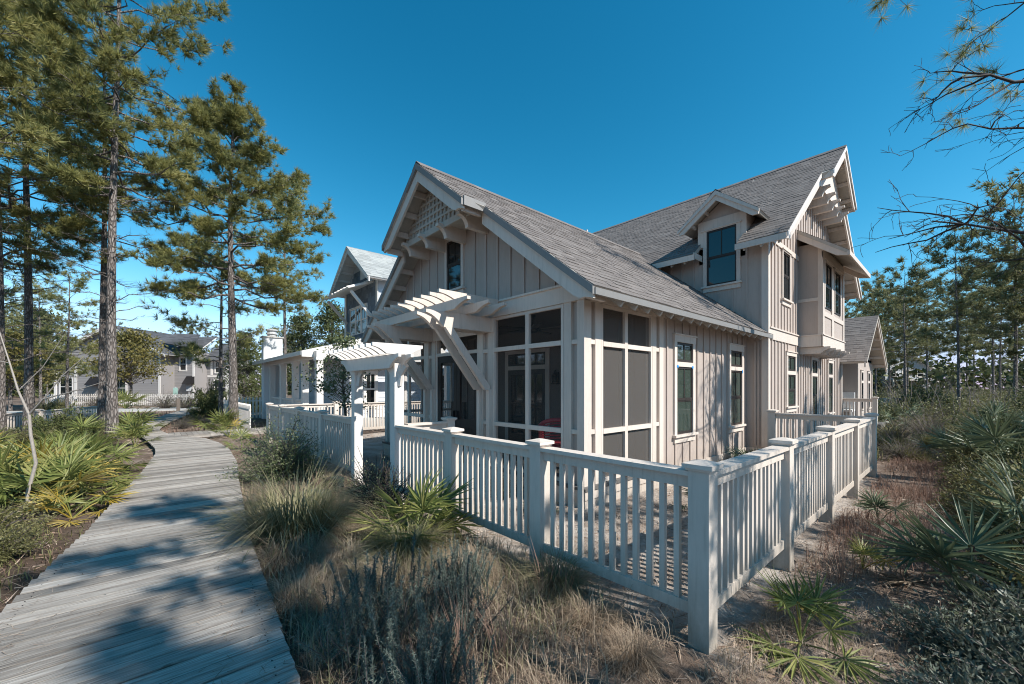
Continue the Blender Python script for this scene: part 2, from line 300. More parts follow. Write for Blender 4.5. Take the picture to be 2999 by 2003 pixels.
# ------------------------------------------------------------ roofs
def roof_slope(root,name,m,P0,U,V,Lu,Lv,poly=None,nparts=0,thick=0.07,expo=0.145,tabw=(0.12,0.26),und='soffit',inside=None,seed=0):
    """deck slab with shingle courses; P0 eave corner, U along the eave, V up the slope; poly in (u,v)"""
    P0=Vector(P0);U=Vector(U).normalized();V=Vector(V).normalized();N=U.cross(V).normalized()
    if N.z<0: N=-N
    poly=poly or [(0,0),(Lu,0),(Lu,Lv),(0,Lv)]
    part=MB().poly3([P0+U*a+V*b for a,b in poly],-N*thick).build(name,und,root)
    rd=random.Random(seed); tabs=[]; k=0; v=0.0
    ins=inside or (lambda u,v:True)
    while v<Lv-0.02:
        u=-rd.random()*0.2
        while u<Lu:
            wd=rd.uniform(*tabw); a=max(u,0); b=min(u+wd-0.004,Lu); u+=wd
            if b-a<0.03 or not ins((a+b)/2,v+expo/2): continue
            tabs.append((a,b,v,min(v+expo*1.2,Lv),rd.choice((0.007,0.010,0.014))))
        v+=expo; k+=1
    def tabmesh(mb,t,base):
        a,b,v0,v1,h=t; q=lambda u,v,n:P0+U*u+V*v+N*n-base
        mb.add([q(a,v0-.006,0),q(b,v0-.006,0),q(b,v0-.006,h),q(a,v0-.006,h),q(b,v1,.003),q(a,v1,.003)],[(0,1,2,3),(3,2,4,5),(1,4,2),(0,3,5)])
    ctr=lambda t:(P0+U*(t[0]+t[1])/2+V*t[2]-cam.location).length
    tabs.sort(key=ctr); near,rest=tabs[:nparts],tabs[nparts:]
    if near:
        Mx=Matrix((U,V,N)).transposed().to_4x4(); cache={}
        for t in near:
            if t[4] not in cache:
                mb=MB(); h=t[4]; mb.add([(-.5,-.006,0),(.5,-.006,0),(.5,-.006,h),(-.5,-.006,h),(.5,.17,.003),(-.5,.17,.003)],[(0,1,2,3),(3,2,4,5),(1,4,2),(0,3,5)])
                cache[t[4]]=mb.mesh('shingle'); cache[t[4]].materials.append(M[m])
            o=bpy.data.objects.new('shingle',cache[t[4]]); COL.objects.link(o); o.parent=part
            o.matrix_local=Matrix.Translation(P0+U*((t[0]+t[1])/2)+V*t[2]-org(part))@Mx@Matrix.Diagonal((t[1]-t[0],1,1,1))
    if rest:
        mb=MB()
        for t in rest: tabmesh(mb,t,Vector((0,0,0)))
        mb.build('shingle_courses',m,part,'stuff')
    return part
# ------------------------------------------------------------ windows
def window(root,fr,u0,u1,z0,z1,n=0,trim='trim',glass_='glass',trans=None,mid=True,muntin=True,tw=0.085,head=0.13,sash='espresso',sill=True):
    """cased window: sash, panes, sill; trans = (z0,z1) of a transom light above"""
    zt=trans[1] if trans else z1; mb=MB()
    mb.fb(fr,u0-tw,u0,n-.01,n+.034,z0,zt).fb(fr,u1,u1+tw,n-.01,n+.034,z0,zt).fb(fr,u0-tw-.01,u1+tw+.01,n-.01,n+.040,zt,zt+head).fb(fr,u0-tw-.03,u1+tw+.03,n-.01,n+.06,zt+head,zt+head+.022)
    if trans: mb.fb(fr,u0,u1,n-.01,n+.036,z1,trans[0])
    win=mb.build('window',trim,root)
    if sill: MB().fb(fr,u0-tw-.035,u1+tw+.035,n-.012,n+.075,z0-.04,z0).fb(fr,u0-tw,u1+tw,n-.011,n+.032,z0-.14,z0-.04).build('sill',trim,win)
    def light(a,b,c,d,mun,dd):
        s=.038; mb=MB().fb(fr,a,a+s,n-.008,n+.02-dd,c,d).fb(fr,b-s,b,n-.008,n+.02-dd,c,d).fb(fr,a+s,b-s,n-.008,n+.019-dd,c,c+s*1.2).fb(fr,a+s,b-s,n-.008,n+.019-dd,d-s,d)
        if mun: mb.fb(fr,(a+b)/2-.011,(a+b)/2+.011,n-.007,n+.016-dd,c+s*1.2,d-s)
        mb.build('sash',sash,win)
        if mun:
            for e,f in ((a+s,(a+b)/2-.011),((a+b)/2+.011,b-s)): MB().fb(fr,e,f,n-.006,n+.005,c+s*1.2,d-s).build('pane',glass_,win)
        else: MB().fb(fr,a+s,b-s,n-.006,n+.005,c+s*1.2,d-s).build('pane',glass_,win)
    if mid:
        zm=(z0+z1)/2; light(u0,u1,z0,zm+.015,False,.006); light(u0,u1,zm-.0,z1,muntin,0)
    else: light(u0,u1,z0,z1,muntin,0)
    if trans: light(u0,u1,trans[0],trans[1],muntin,0)
    return win
def battens(part,fr,us,zf,m='siding',n=0.0,skip=()):
    for u in us:
        for z0,z1 in zf(u):
            if z1-z0<.04: continue
            p=fr.p(u,n+.011,z0); w_=(.042,.022) if abs(fr.u.x)>.5 else (.022,.042)
            stick('batten',m,part,p,(w_[0],w_[1],z1-z0))
# ------------------------------------------------------------ the main house
H=thing('house','taupe board and batten house with gabled screened porch in the centre','house',(4.2,3.28,0))
FX=Fr((4.2,0,0),(0,1,0),(-1,0,0)); RY=Fr((0,3.29,0),(1,0,0),(0,-1,0)); TX=Fr((10.1,0,0),(0,1,0),(-1,0,0)); TY=Fr((0,2.88,0),(1,0,0),(0,-1,0))
RID=6.28; SL=0.78
def zfront(y): return 5.45-SL*abs(y-RID)
MB().box(4.19,10.1,3.27,9.29,-.1,.13).box(4.17,6.3,3.25,9.31,.13,.25).box(10.085,18.1,2.865,11,-.1,.24).build('foundation','trim',H)
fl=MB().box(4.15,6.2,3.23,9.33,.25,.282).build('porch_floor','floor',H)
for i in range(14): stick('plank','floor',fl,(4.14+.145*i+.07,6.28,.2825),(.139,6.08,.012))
# posts of the porch front and side: pairs with a slot
pm=[]
def post(fr,u0,u1,n0=-.12,n1=0.0,z0=.283,z1=2.74): MB().fb(fr,u0,u1,n0,n1,z0,z1).build('post','trim',H)
for a,b_ in ((3.29,3.41),(3.51,3.64),(5.18,5.31),(5.44,5.57),(6.98,7.11),(7.24,7.37),(8.95,9.07),(9.16,9.28)): post(FX,a,b_,-.12 if a>3.3 else -.15)
for a,b_ in ((4.44,4.565),(5.93,6.05),(6.15,6.28)): post(RY,a,b_)
for fr,u0,u1 in ((FX,3.41,3.51),(FX,5.31,5.44),(FX,7.11,7.24),(FX,9.07,9.16),(RY,4.352,4.44),(RY,6.05,6.15)):
    a=MB().fb(fr,u0,u1,-.13,-.05,.283,2.74).build('spacer','siding',H)
    for z in (1.0,2.2): MB().fb(fr,u0,u1,-.05,-.008,z-.03,z+.03).build('spacer_block','trim',a)
bm=MB().fb(FX,3.275,9.285,-.13,.018,2.74,2.965).fb(FX,3.262,9.29,-.13,.045,2.965,2.995); bm.fb(RY,4.2,6.3,-.13,.018,2.74,2.9).build('porch_beam','trim',H)
MB().fb(RY,6.3,10.1,-.1,.012,2.72,2.9).build('frieze_board','siding',H)
def screen(fr,u0,u1,us,zs,z0,z1,scr,nn=-.05):
    mb=MB(); e=.045
    mb.fb(fr,u0,u0+e,nn,nn+.05,z0,z1).fb(fr,u1-e,u1,nn,nn+.05,z0,z1).fb(fr,u0+e,u1-e,nn,nn+.049,z0,z0+e).fb(fr,u0+e,u1-e,nn,nn+.049,z1-e,z1)
    for u in us: mb.fb(fr,u-.037,u+.037,nn,nn+.052,z0+e,z1-e)
    ee=[u0+e]+[x for u in us for x in (u-.037,u+.037)]+[u1-e]
    for z in zs:
        for i in range(0,len(ee),2): mb.fb(fr,ee[i],ee[i+1],nn,nn+.055,z-.033,z+.033)
    s=mb.build('screen_panel','trim',H)
    zz=[z0+e]+[x for z in zs for x in (z-.033,z+.033)]+[z1-e]
    for i in range(0,len(ee),2):
        for j in range(0,len(zz),2): MB().fb(fr,ee[i],ee[i+1],nn+.012,nn+.014,zz[j],zz[j+1]).build('insect_screen',scr,s)
screen(FX,3.645,5.175,[4.36],[1.0,2.205],.3,2.735,'screeno'); screen(FX,7.375,8.945,[8.1],[1.0,2.205],.3,2.735,'screeno')
screen(RY,4.57,5.925,[5.185],[.99,2.19],.3,2.735,'screen')
LY=Fr((0,9.28,0),(1,0,0),(0,1,0)); screen(LY,4.3,6.1,[5.2],[1.0,2.2],.3,2.735,'screeno')
MB().fb(LY,4.2,6.2,-.12,0,2.74,2.9).build('porch_beam','trim',H)
MB().fb(FX,5.575,6.975,-.1,-.01,2.19,2.25).fb(FX,5.575,5.62,-.1,-.012,.283,2.735).fb(FX,6.93,6.975,-.1,-.012,.283,2.735).build('door_frame','trim',H)
MB().fb(FX,5.63,6.92,-.06,-.057,2.255,2.735).build('transom_screen','screeno',H)
for a,b_,hx in ((5.625,6.272,6.22),(6.278,6.925,6.33)):
    d=MB(); q=.105; d.fb(FX,a,a+q,-.075,-.03,.3,2.185).fb(FX,b_-q,b_,-.075,-.03,.3,2.185).fb(FX,a+q,b_-q,-.073,-.032,2.06,2.185).fb(FX,a+q,b_-q,-.073,-.032,.3,.5).fb(FX,a+q,b_-q,-.073,-.032,.86,1.02)
    for k in range(5): d.fb(FX,a+q+k*(b_-a-2*q)/5+.004,a+q+(k+1)*(b_-a-2*q)/5-.004,-.066,-.045,.5,.86)
    dd=d.build('screen_door','espresso',H); MB().fb(FX,a+q,b_-q,-.055,-.053,1.02,2.06).build('insect_screen','screeno',dd)
    MB().fb(FX,hx-.012,hx+.012,-.03,.02,1.0,1.16).build('handle','dark',dd)
    hg=MB(); hu=a-.012 if a<6 else b_-.002
    for z in (.5,1.25,2.0): hg.fb(FX,hu,hu+.014,-.04,-.02,z,z+.09)
    hg.build('hinge','metal',dd)
# porch inside
BX=Fr((6.2,0,0),(0,1,0),(-1,0,0))
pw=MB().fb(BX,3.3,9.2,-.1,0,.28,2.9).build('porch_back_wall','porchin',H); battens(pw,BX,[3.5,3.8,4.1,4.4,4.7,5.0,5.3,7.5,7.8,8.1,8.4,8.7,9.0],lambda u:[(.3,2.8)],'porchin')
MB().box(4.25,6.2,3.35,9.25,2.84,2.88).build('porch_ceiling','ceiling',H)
fd=MB().fb(BX,5.75,5.86,0,.03,.29,2.42).fb(BX,7.04,7.15,0,.03,.29,2.42).fb(BX,5.86,7.04,0,.031,2.34,2.42).fb(BX,5.86,7.04,0,.031,1.98,2.07).build('french_door','trim',H)
dk=MB()
for a,b_ in ((5.86,6.45),(6.45,7.04)):
    dk.fb(BX,a,a+.1,.001,.024,.29,1.98).fb(BX,b_-.1,b_,.001,.024,.29,1.98).fb(BX,a+.1,b_-.1,.001,.023,1.87,1.98).fb(BX,a+.1,b_-.1,.001,.023,.29,.55).fb(BX,a+.1,b_-.1,.002,.018,1.22,1.245)
    dk.fb(BX,a,a+.04,.001,.024,2.07,2.34).fb(BX,b_-.04,b_,.001,.024,2.07,2.34).fb(BX,a+.04,b_-.04,.001,.023,2.07,2.11).fb(BX,a+.04,b_-.04,.001,.023,2.3,2.34).fb(BX,(a+b_)/2-.01,(a+b_)/2+.01,.001,.022,2.11,2.3)
    MB().fb(BX,a+.1,b_-.1,.003,.012,.55,1.87).build('pane','glass',fd); MB().fb(BX,a+.04,b_-.04,.003,.012,2.11,2.3).build('pane','glass',fd)
dk.build('door_leaf','espresso',fd)
# front gable wall
g=MB().prism(FX,[(3.29,2.995),(9.27,2.995),(9.27,zfront(9.27)-.1),(RID,zfront(RID)-.1),(3.29,zfront(3.29)-.1)],-.14,0).build('front_gable_wall','siding',H)
wu0,wu1=6.05,6.52
def fz(u):
    t=zfront(u)-.16
    if wu0-.1<u<wu1+.1: return [(3.0,3.27),(4.5,t)]
    return [(3.0,t)]
battens(g,FX,[RID+.31*k for k in range(-9,10)],fz)
window(H,FX,wu0,wu1,3.4,4.32,0,head=.05,tw=.07)
# right wall
rw=MB().fb(RY,6.28,10.095,-.14,0,.13,2.9).build('side_wall','siding',H)
ws=((6.69,7.3),(9.08,9.72))
def rz_(u):
    for a,b_ in ws:
        if a-.1<u<b_+.1: return [(.24,.62),(2.53,2.72)]
    return [(.24,2.72)]
battens(rw,RY,[6.38+.285*k for k in range(13)],rz_)
for a,b_ in ws: window(H,RY,a,b_,.78,1.95,0,trans=(2.03,2.37),glass_='glassg',tw=.085,head=.12)
MB().fb(RY,6.28,10.1,0,.028,.13,.24).build('base_board','trim',H)
tp=MB()
for a in (6.70,7.27): tp.fb(RY,a-.03,a+.03,.036,.039,1.93,1.97)
tp.fb(RY,9.70,9.74,.036,.039,1.9,1.97).build('masking_tape','tape',H)
# front roof
ca=1/math.hypot(1,SL); Vr=Vector((0,ca,SL*ca)); Ls=(RID-2.85)/ca
n0=Vector((0,-SL*ca,ca))
roof_slope(H,'porch_roof','shingle',(3.8,2.85,2.775),(1,0,0),Vr,6.8,Ls,[(0,0),(6.45,0),(6.45,Ls*.62),(6.85,Ls),(-.4,Ls),(-.4,Ls*.605),(0,Ls*.585)],300,0.085,
   inside=lambda u,v:u<6.5 or v>Ls*.6,seed=5)
# extra shingles of the prow and the hidden slope
roof_slope(H,'prow_roof','shingle',(3.4,2.85+Ls*.605*ca,2.775+Ls*.605*SL*ca),(1,0,0),Vr,.4,Ls*.395,thick=0.02,seed=6)
roof_slope(H,'porch_roof','shingle',(3.8,RID*2-2.85,2.775),(1,0,0),(0,-ca,SL*ca),6.8,Ls,[(0,0),(6.85,0),(6.85,Ls),(-.4,Ls),(-.4,Ls*.605),(0,Ls*.585)],0,0.085,seed=7)
def ridge(p,q,sl):
    p=Vector(p); q=Vector(q); d=(q-p); L=d.length; d/=L; fr=lambda s:Fr(p+d*s,d.cross(Vector((0,0,1))),d); mb=MB(); k=int(L/.2)
    for i in range(k): mb.prism(fr(i*L/k),[(-.14,-.14*sl+.012),(0,.018),(.14,-.14*sl+.012),(.14,-.14*sl),(0,.0),(-.14,-.14*sl)],0,L/k-.004)
    return mb.build('ridge_cap','shingle',H,'stuff')
ridge((3.4,RID,5.47),(10.6,RID,5.47),SL)
# rake boards with shaped ends: (sy) side, x plane
def rake(xo,y0,y1,sgn,tailcut=True):
    yy=lambda d:RID+sgn*d; zt=lambda d:5.45-SL*d-.025
    d0,d1=y0,y1; hh=.235
    fr=Fr((xo,0,0),(0,1,0),(-1,0,0))
    pts=[(yy(d0),zt(d0)),(yy(d1),zt(d1)),(yy(d1),zt(d1)-.13)]
    if tailcut: pts+=[(yy(d1-.12),zt(d1-.12)-.19),(yy(d1-.2),zt(d1-.2)-.26)]
    else: pts+=[(yy(d1-.05),zt(d1)-.2)]
    pts+=[(yy(d1-.3),zt(d1-.3)-hh-.05),(yy(d0),zt(d0)-hh-.05)]
    a=MB().prism(fr,pts,-.04,.0).build('rake_board','trim',H)
    MB().prism(fr,[(yy(d0),zt(d0)+.022),(yy(d1+.02),zt(d1+.02)+.022),(yy(d1+.02),zt(d1+.02)-.075),(yy(d0),zt(d0)-.085)],.001,.038).build('shingle_mould','mould',a)  # grey puts the front gable's shade into the colour
for sg in (-1,1): rake(3.43,0.0,1.35,sg); rake(3.83,1.3,3.41,sg)
# soffit outlookers under the front rakes, fascia
ol=MB()
def under(y): return zfront(y)-.115
for sg in (-1,1):
    for d in (1.6,1.95,2.3,2.65,3.0,3.3):
        y=RID+sg*d; ol=MB().beam((3.86,y,under(y)-.055),(4.2,y,under(y)-.055),.045,.1); ol.build('outlooker','trim',H)
    for d in (.28,.62,.96,1.28):
        y=RID+sg*d; MB().beam((3.47,y,under(y)-.055),(3.8,y,under(y)-.055),.045,.1).build('outlooker','trim',H)
    MB().poly3([(3.43,RID+sg*1.362,zfront(RID+1.362)+.03),(3.83,RID+sg*1.362,zfront(RID+1.362)+.03),(3.83,RID+sg*1.362,zfront(RID+1.362)-.11),(3.43,RID+sg*1.362,zfront(RID+1.362)-.11)],(0,sg*.03,0)).build('prow_return','mould',H)  # same painted-in shade as the front mould
    y=RID+sg*3.41; MB().box(3.83,10.35,min(y,y+sg*.035),max(y,y+sg*.035),2.675,2.755).build('fascia','mould',H)
    rt=[]
    for k in range(19):
        x=4.45+.33*k
        if x>10.0: break
        yw=3.29 if sg<0 else 9.27; ye=RID+sg*3.40
        MB().beam((x,yw,zfront(yw)-.15),(x,ye,zfront(ye)-.15),.04,.09).build('rafter_tail','soffit',H)
# projecting lattice box under the peak with shaped brackets
LX=Fr((3.74,0,0),(0,1,0),(-1,0,0)); zb=4.38
dmax=(5.45-.12-zb)/SL
MB().prism(LX,[(RID-dmax,zb),(RID+dmax,zb),(RID,5.33)],-.44,-.03).build('peak_box','soffit',H)  # box and lattice are cream; the duller colour paints in their shade
lat=MB().prism(LX,[(RID-dmax,zb-.06),(RID+dmax,zb-.06),(RID+dmax-.1,zb+.05),(RID-dmax+.1,zb+.05)],-.029,.012).build('lattice','soffit',H)
for k in range(-8,9):
    y=RID+.125*k; t=5.33-SL*abs(.125*k)-.03
    if t-zb>.1: MB().fb(LX,y-.02,y+.02,-.03,-.002,zb+.05,t).build('lattice_strip','soffit',lat)
for j in range(1,8):
    z=zb+.05+.125*j; d=(5.33-z)/SL-.03
    if d>.08: MB().fb(LX,RID-d,RID+d,-.03,.004,z-.02,z+.02).build('lattice_strip','soffit',lat)
def bracket(fr,u,z,n0,n1,h=.2,wd=.085,name='bracket',m='trim'):
    f2=Fr(fr.p(u,0,z),fr.n,fr.u); L=n1
    pts=[(n0,0),(L,0),(L,-.05)]+[(L-.17*math.sin(t),-.05-(h-.05)*(1-math.cos(t))) for t in np.linspace(0.25,1.571,6)]+[(n0,-h)]
    return MB().prism(f2,pts,-wd/2,wd/2).build(name,m,H)
for u in (5.33,5.965,6.595,7.23): bracket(FX,u,zb-.0,-.02,.58,.22)
# entry pergola: doubled beams, braces, cross beam, shaped rafters
def shaped(fr,L0,L1,h,z,cut=.3,both=False):
    end=[(L1,z),(L1,z-.045)]+[(L1-cut*t,z-.05-(h-.05)*(1-math.cos(t*1.571))) for t in np.linspace(.15,1,6)]
    st_=[(L0,z-h),(L0,z)] if not both else [(L0+cut*t,z-.05-(h-.05)*(1-math.cos(t*1.571))) for t in np.linspace(1,.15,6)]+[(L0,z-.045),(L0,z)]
    return end+st_
pg=MB().fb(FX,5.12,7.5,.0,.03,2.50,2.735).build('entry_pergola','trim',H)
for u in (5.235,5.5,7.05,7.31):
    f2=Fr((4.2,u,0),(-1,0,0),(0,1,0)); MB().prism(f2,shaped(f2,.031,1.22,.235,2.735),-.035,.035).build('beam','trim',pg)
    MB().prism(f2,[(.75,2.5),(.89,2.5),(.13,1.55),(.03,1.55),(.03,1.6)],-.034,.034).build('brace','trim',pg)
    MB().prism(f2,[(.001,1.56),(.06,1.56),(.06,.3),(.001,.3)],-.04,.04).build('pilaster','trim',pg)
for x in (.88,.5,.2):
    f3=Fr((4.2-x,0,0),(0,1,0),(-1,0,0)); MB().prism(f3,shaped(f3,4.62,7.9,.14,2.876,.32,True),-.03,.03).build('cross_beam','trim',pg)
for k in range(11):
    u=5.0+.255*k; f2=Fr((4.2,u,0),(-1,0,0),(0,1,0)); MB().prism(f2,shaped(f2,.05,1.14,.13,3.0,.3),-.022,.022).build('rafter','trim',pg)
# ------------------------------------------------------------ tall cross gable block
TR=14.1; TS=0.76
def zt_(x): return 8.15-TS*abs(x-TR)
tw_=MB().prism(TY,[(10.108,.24),(18.096,.24),(18.096,zt_(18.1)-.12),(TR,8.03),(10.108,zt_(10.1)-.12)],-.14,0).build('gable_end_wall','siding',H)
ew=MB().fb(TX,2.881,11,-.13,0,.24,zt_(10.1)-.14).build('west_wall','siding',H)
MB().box(17.97,18.1,2.9,11,.24,zt_(18.1)-.14).build('east_wall','siding',H)
battens(ew,TX,[3.05,3.12],lambda u:[(.3,2.62)],'siding')
battens(ew,TX,[2.99+.3*k for k in range(8)],lambda u:[(2.95,4.8)] if not(3.35<u<4.3) else [(2.95,3.85)],'siding')
MB().fb(TX,2.88,2.985,0,.03,.26,4.75).fb(TY,10.07,10.18,0,.03,.26,4.85).fb(TY,18.0,18.13,0,.03,.26,4.85).build('corner_board','trim',H)
MB().fb(TY,10.18,18.0,0,.03,2.66,2.9).fb(TY,10.16,18.0,0,.055,2.9,2.93).build('belly_band','trim',H)
MB().fb(TY,10.18,12.55,0,.026,4.86,4.98).build('belly_band','trim',H)
uw=(11.16,11.72); lws=((11.5,12.2),(13.9,14.5),(16.0,16.55))
def tz(u):
    top=zt_(u)-.18; r=[(.3,2.66),(2.93,4.86 if u<12.55 else top)]
    if u<12.55: r.append((4.98,top))
    if 12.5<u<15.3: r=[(.3,2.66),(5.6,top)]
    for a,b_ in lws:
        if a-.1<u<b_+.1: r=[(.3,.98 if a<13 else .62)]+r[1:]
    if uw[0]-.1<u<uw[1]+.1: r=[(.3,2.66),(2.93,3.52),(4.98,top)]
    return r
battens(tw_,TY,[10.36+.245*k for k in range(32)],tz)
window(H,TY,uw[0],uw[1],3.69,4.82,0,head=.03,tw=.07)
for i,(a,b_) in enumerate(lws): window(H,TY,a,b_,1.12 if i==0 else .78,1.9,0,trans=(1.99,2.36),glass_='glassg',tw=.08,head=.09)
# roof slopes of the tall block, notched for the dormer
cb=1/math.hypot(1,TS); Vw=Vector((cb,0,TS*cb)); Lw=(TR-9.65)/cb
def wslope(nm,y0,y1,x0,seed): 
    z0=4.77+TS*(x0-9.65); L=(TR-x0)/cb
    return roof_slope(H,nm,'shingle',(x0,y0,z0),(0,1,0),Vw,y1-y0,L,thick=.085,seed=seed,inside=lambda u,v:True)
up=.42
roof_slope(H,'main_roof','shingle',(9.65,2.38,4.77),(0,1,0),Vw,.97,Lw,[(0,0),(.97,0),(.97,Lw),(-.25,Lw),(-.25,Lw*.66),(0,Lw*.64)],0,.085,seed=11)
roof_slope(H,'prow_roof','shingle',(9.65+Lw*.66*cb,2.13,4.77+Lw*.66*TS*cb),(0,1,0),Vw,.25,Lw*.34,thick=.02,seed=14)
wslope('main_roof',3.35,4.31,10.62,12); wslope('main_roof',4.31,12.5,9.65,13)
roof_slope(H,'main_roof','shingle',(18.55,2.38,4.77),(0,1,0),(-cb,0,TS*cb),10.1,Lw,[(0,0),(10.1,0),(10.1,Lw),(-.25,Lw),(-.25,Lw*.66),(0,Lw*.64)],0,.085,seed=15)
ridge((TR,2.13,8.17),(TR,12.5,8.17),TS)
def trake(yo,d0,d1,sgn):
    xx=lambda d:TR+sgn*d; zz=lambda d:8.15-TS*d-.025; fr=Fr((0,yo,0),(1,0,0),(0,-1,0))
    a=MB().prism(fr,[(xx(d0),zz(d0)),(xx(d1),zz(d1)),(xx(d1),zz(d1)-.13),(xx(d1-.14),zz(d1-.14)-.2),(xx(d1-.24),zz(d1-.24)-.27),(xx(d0),zz(d0)-.28)],-.04,0).build('rake_board','trim',H)
    MB().prism(fr,[(xx(d0),zz(d0)+.022),(xx(d1+.02),zz(d1+.02)+.022),(xx(d1+.02),zz(d1+.02)-.075),(xx(d0),zz(d0)-.085)],.001,.038).build('shingle_mould','white',a)  # sunlit mould kept white; only the front one has shade painted in
for sg in (-1,1):
    trake(2.16,0,1.55,sg); trake(2.41,1.5,4.43,sg)
    for d in (.3,.75,1.2,1.45): x=TR+sg*d; MB().beam((x,2.2,zt_(x)-.17),(x,2.88,zt_(x)-.17),.05,.1,).build('outlooker','trim',H)
    for d in (1.9,2.35,2.8,3.25,3.7,4.15): x=TR+sg*d; MB().beam((x,2.45,zt_(x)-.17),(x,2.88,zt_(x)-.17),.05,.1).build('outlooker','trim',H)
    x=TR+sg*1.53; MB().poly3([(x,2.16,zt_(x)-.02),(x,2.41,zt_(x)-.02),(x,2.41,zt_(x)-.17),(x,2.16,zt_(x)-.17)],(-sg*.03,0,0)).build('prow_return','trim',H)
for y0,y1 in ((2.41,3.38),(4.28,10.5)): MB().box(9.62,9.652,y0,y1,4.62,4.75).build('fascia','trim',H)
MB().box(9.64,10.1,4.28,4.30,4.66,4.80).build('eave_return','trim',H)
for k in range(20):
    y=2.55+.33*k
    if 3.3<y<4.4: continue
    MB().beam((10.1,y,zt_(10.1)-.16),(9.66,y,zt_(9.66)-.16),.04,.09).build('rafter_tail','soffit',H)
# bracket box under the tall peak
zb2=6.75; dm=(8.15-.12-zb2)/TS
MB().prism(Fr((0,2.45,0),(1,0,0),(0,-1,0)),[(TR-dm,zb2),(TR+dm,zb2),(TR,8.03)],-.42,0).build('peak_box','trim',H)
for u in (TR-1.2,TR-.6,TR,TR+.6,TR+1.2): bracket(TY,u,zb2,-.02,.62,.25,.1)
# wall dormer
DY=3.83
MB().box(10.1,11.9,3.31,3.40,4.6,5.62).box(10.1,11.9,4.27,4.36,4.6,5.62).box(10.1,10.2,3.40,4.27,4.6,5.62).prism(Fr((10.1,0,0),(0,1,0),(-1,0,0)),[(3.31,5.62),(4.36,5.62),(DY,6.02)],-.1,0).build('dormer_wall','siding',H)
MB().fb(TX,3.29,4.38,.001,.03,5.36,5.62).fb(TX,3.29,3.42,.001,.028,5.0,5.36).fb(TX,4.25,4.38,.001,.028,5.0,5.36).build('dormer_trim','trim',H)
window(H,TX,3.5,4.17,4.03,5.36,0.001,head=.02,tw=.085,glass_='glass')
for sg in (-1,1):
    roof_slope(H,'dormer_roof','shingle',(9.72,DY+sg*.87,5.46),(1,0,0),(0,-sg*ca,SL*ca),2.6,.87/ca,thick=.06,seed=20+sg)
    f=Fr((9.75,0,0),(0,1,0),(-1,0,0)); q=lambda d:(DY+sg*d,6.14-SL*d-.02)
    a=q(0);b_=q(.88); MB().prism(f,[a,b_,(b_[0],b_[1]-.1),(b_[0]-sg*.12,b_[1]-.1),(a[0],a[1]-.2)],-.04,0).build('rake_board','trim',H)
    MB().prism(f,[(a[0],a[1]+.02),(b_[0]+sg*.02,b_[1]+.0),(b_[0]+sg*.02,b_[1]-.07),(a[0],a[1]-.08)],.001,.034).build('shingle_mould','trim',H)
    for d in (.3,.62): y=DY+sg*d; z=6.14-SL*d-.13; MB().beam((9.8,y,z),(10.1,y,z),.04,.08).build('outlooker','trim',H)
ridge((9.72,DY,6.155),(12.2,DY,6.155),SL)
# bay with shed roof
BY=Fr((0,2.38,0),(1,0,0),(0,-1,0)); b0,b1=12.58,15.25
MB().box(b0,b1,2.38,2.88,2.62,5.25).build('bay_wall','siding',H)
BL=Fr((b0,0,0),(0,1,0),(-1,0,0))
MB().fb(BY,b0-.025,b1+.025,0,.028,2.62,2.9).fb(BL,2.39,2.88,0,.025,2.62,2.9).fb(BY,b0-.04,b1+.04,0,.05,2.9,2.925).fb(BL,2.39,2.88,0,.045,2.9,2.925).fb(BL,2.38,2.46,0,.022,2.925,5.2).fb(BL,2.46,2.88,0,.02,3.78,3.86).fb(BY,b0-.02,b0+.14,0,.026,2.925,5.0).fb(BY,b1-.14,b1+.02,0,.026,2.925,5.0).fb(BY,b0+.14,b1-.14,0,.024,3.4,3.52).fb(BY,13.62,13.86,0,.023,2.925,4.8).fb(BY,b0-.02,b1+.02,0,.022,4.86,5.1).build('bay_trim','trim',H)
for a,b_ in ((12.8,13.55),(13.95,14.7)): window(H,BY,a,b_,3.62,4.78,.0,head=.04,tw=.06,sill=False)
for u in (12.66,13.3,13.95,14.6,15.17):
    f2=Fr((u,2.88,0),(0,-1,0),(1,0,0)); MB().prism(f2,shaped(f2,0.0,.66,.17,2.615,.2),-.035,.035).build('bay_bracket','trim',H)
sh=math.hypot(1.05,.78); roof_slope(H,'shed_roof','shingle',(12.35,1.83,4.86),(1,0,0),(0,1.05/sh,.78/sh),3.15,sh,thick=.07,seed=31)
MB().box(12.36,15.5,1.80,1.832,4.74,4.85).build('fascia','trim',H)
for x in (12.36,15.46): MB().poly3([(x,1.832,4.84),(x,2.88,5.62),(x,2.88,5.40),(x,2.05,4.78),(x,1.832,4.74)],(.035,0,0)).build('shed_rake','trim',H)
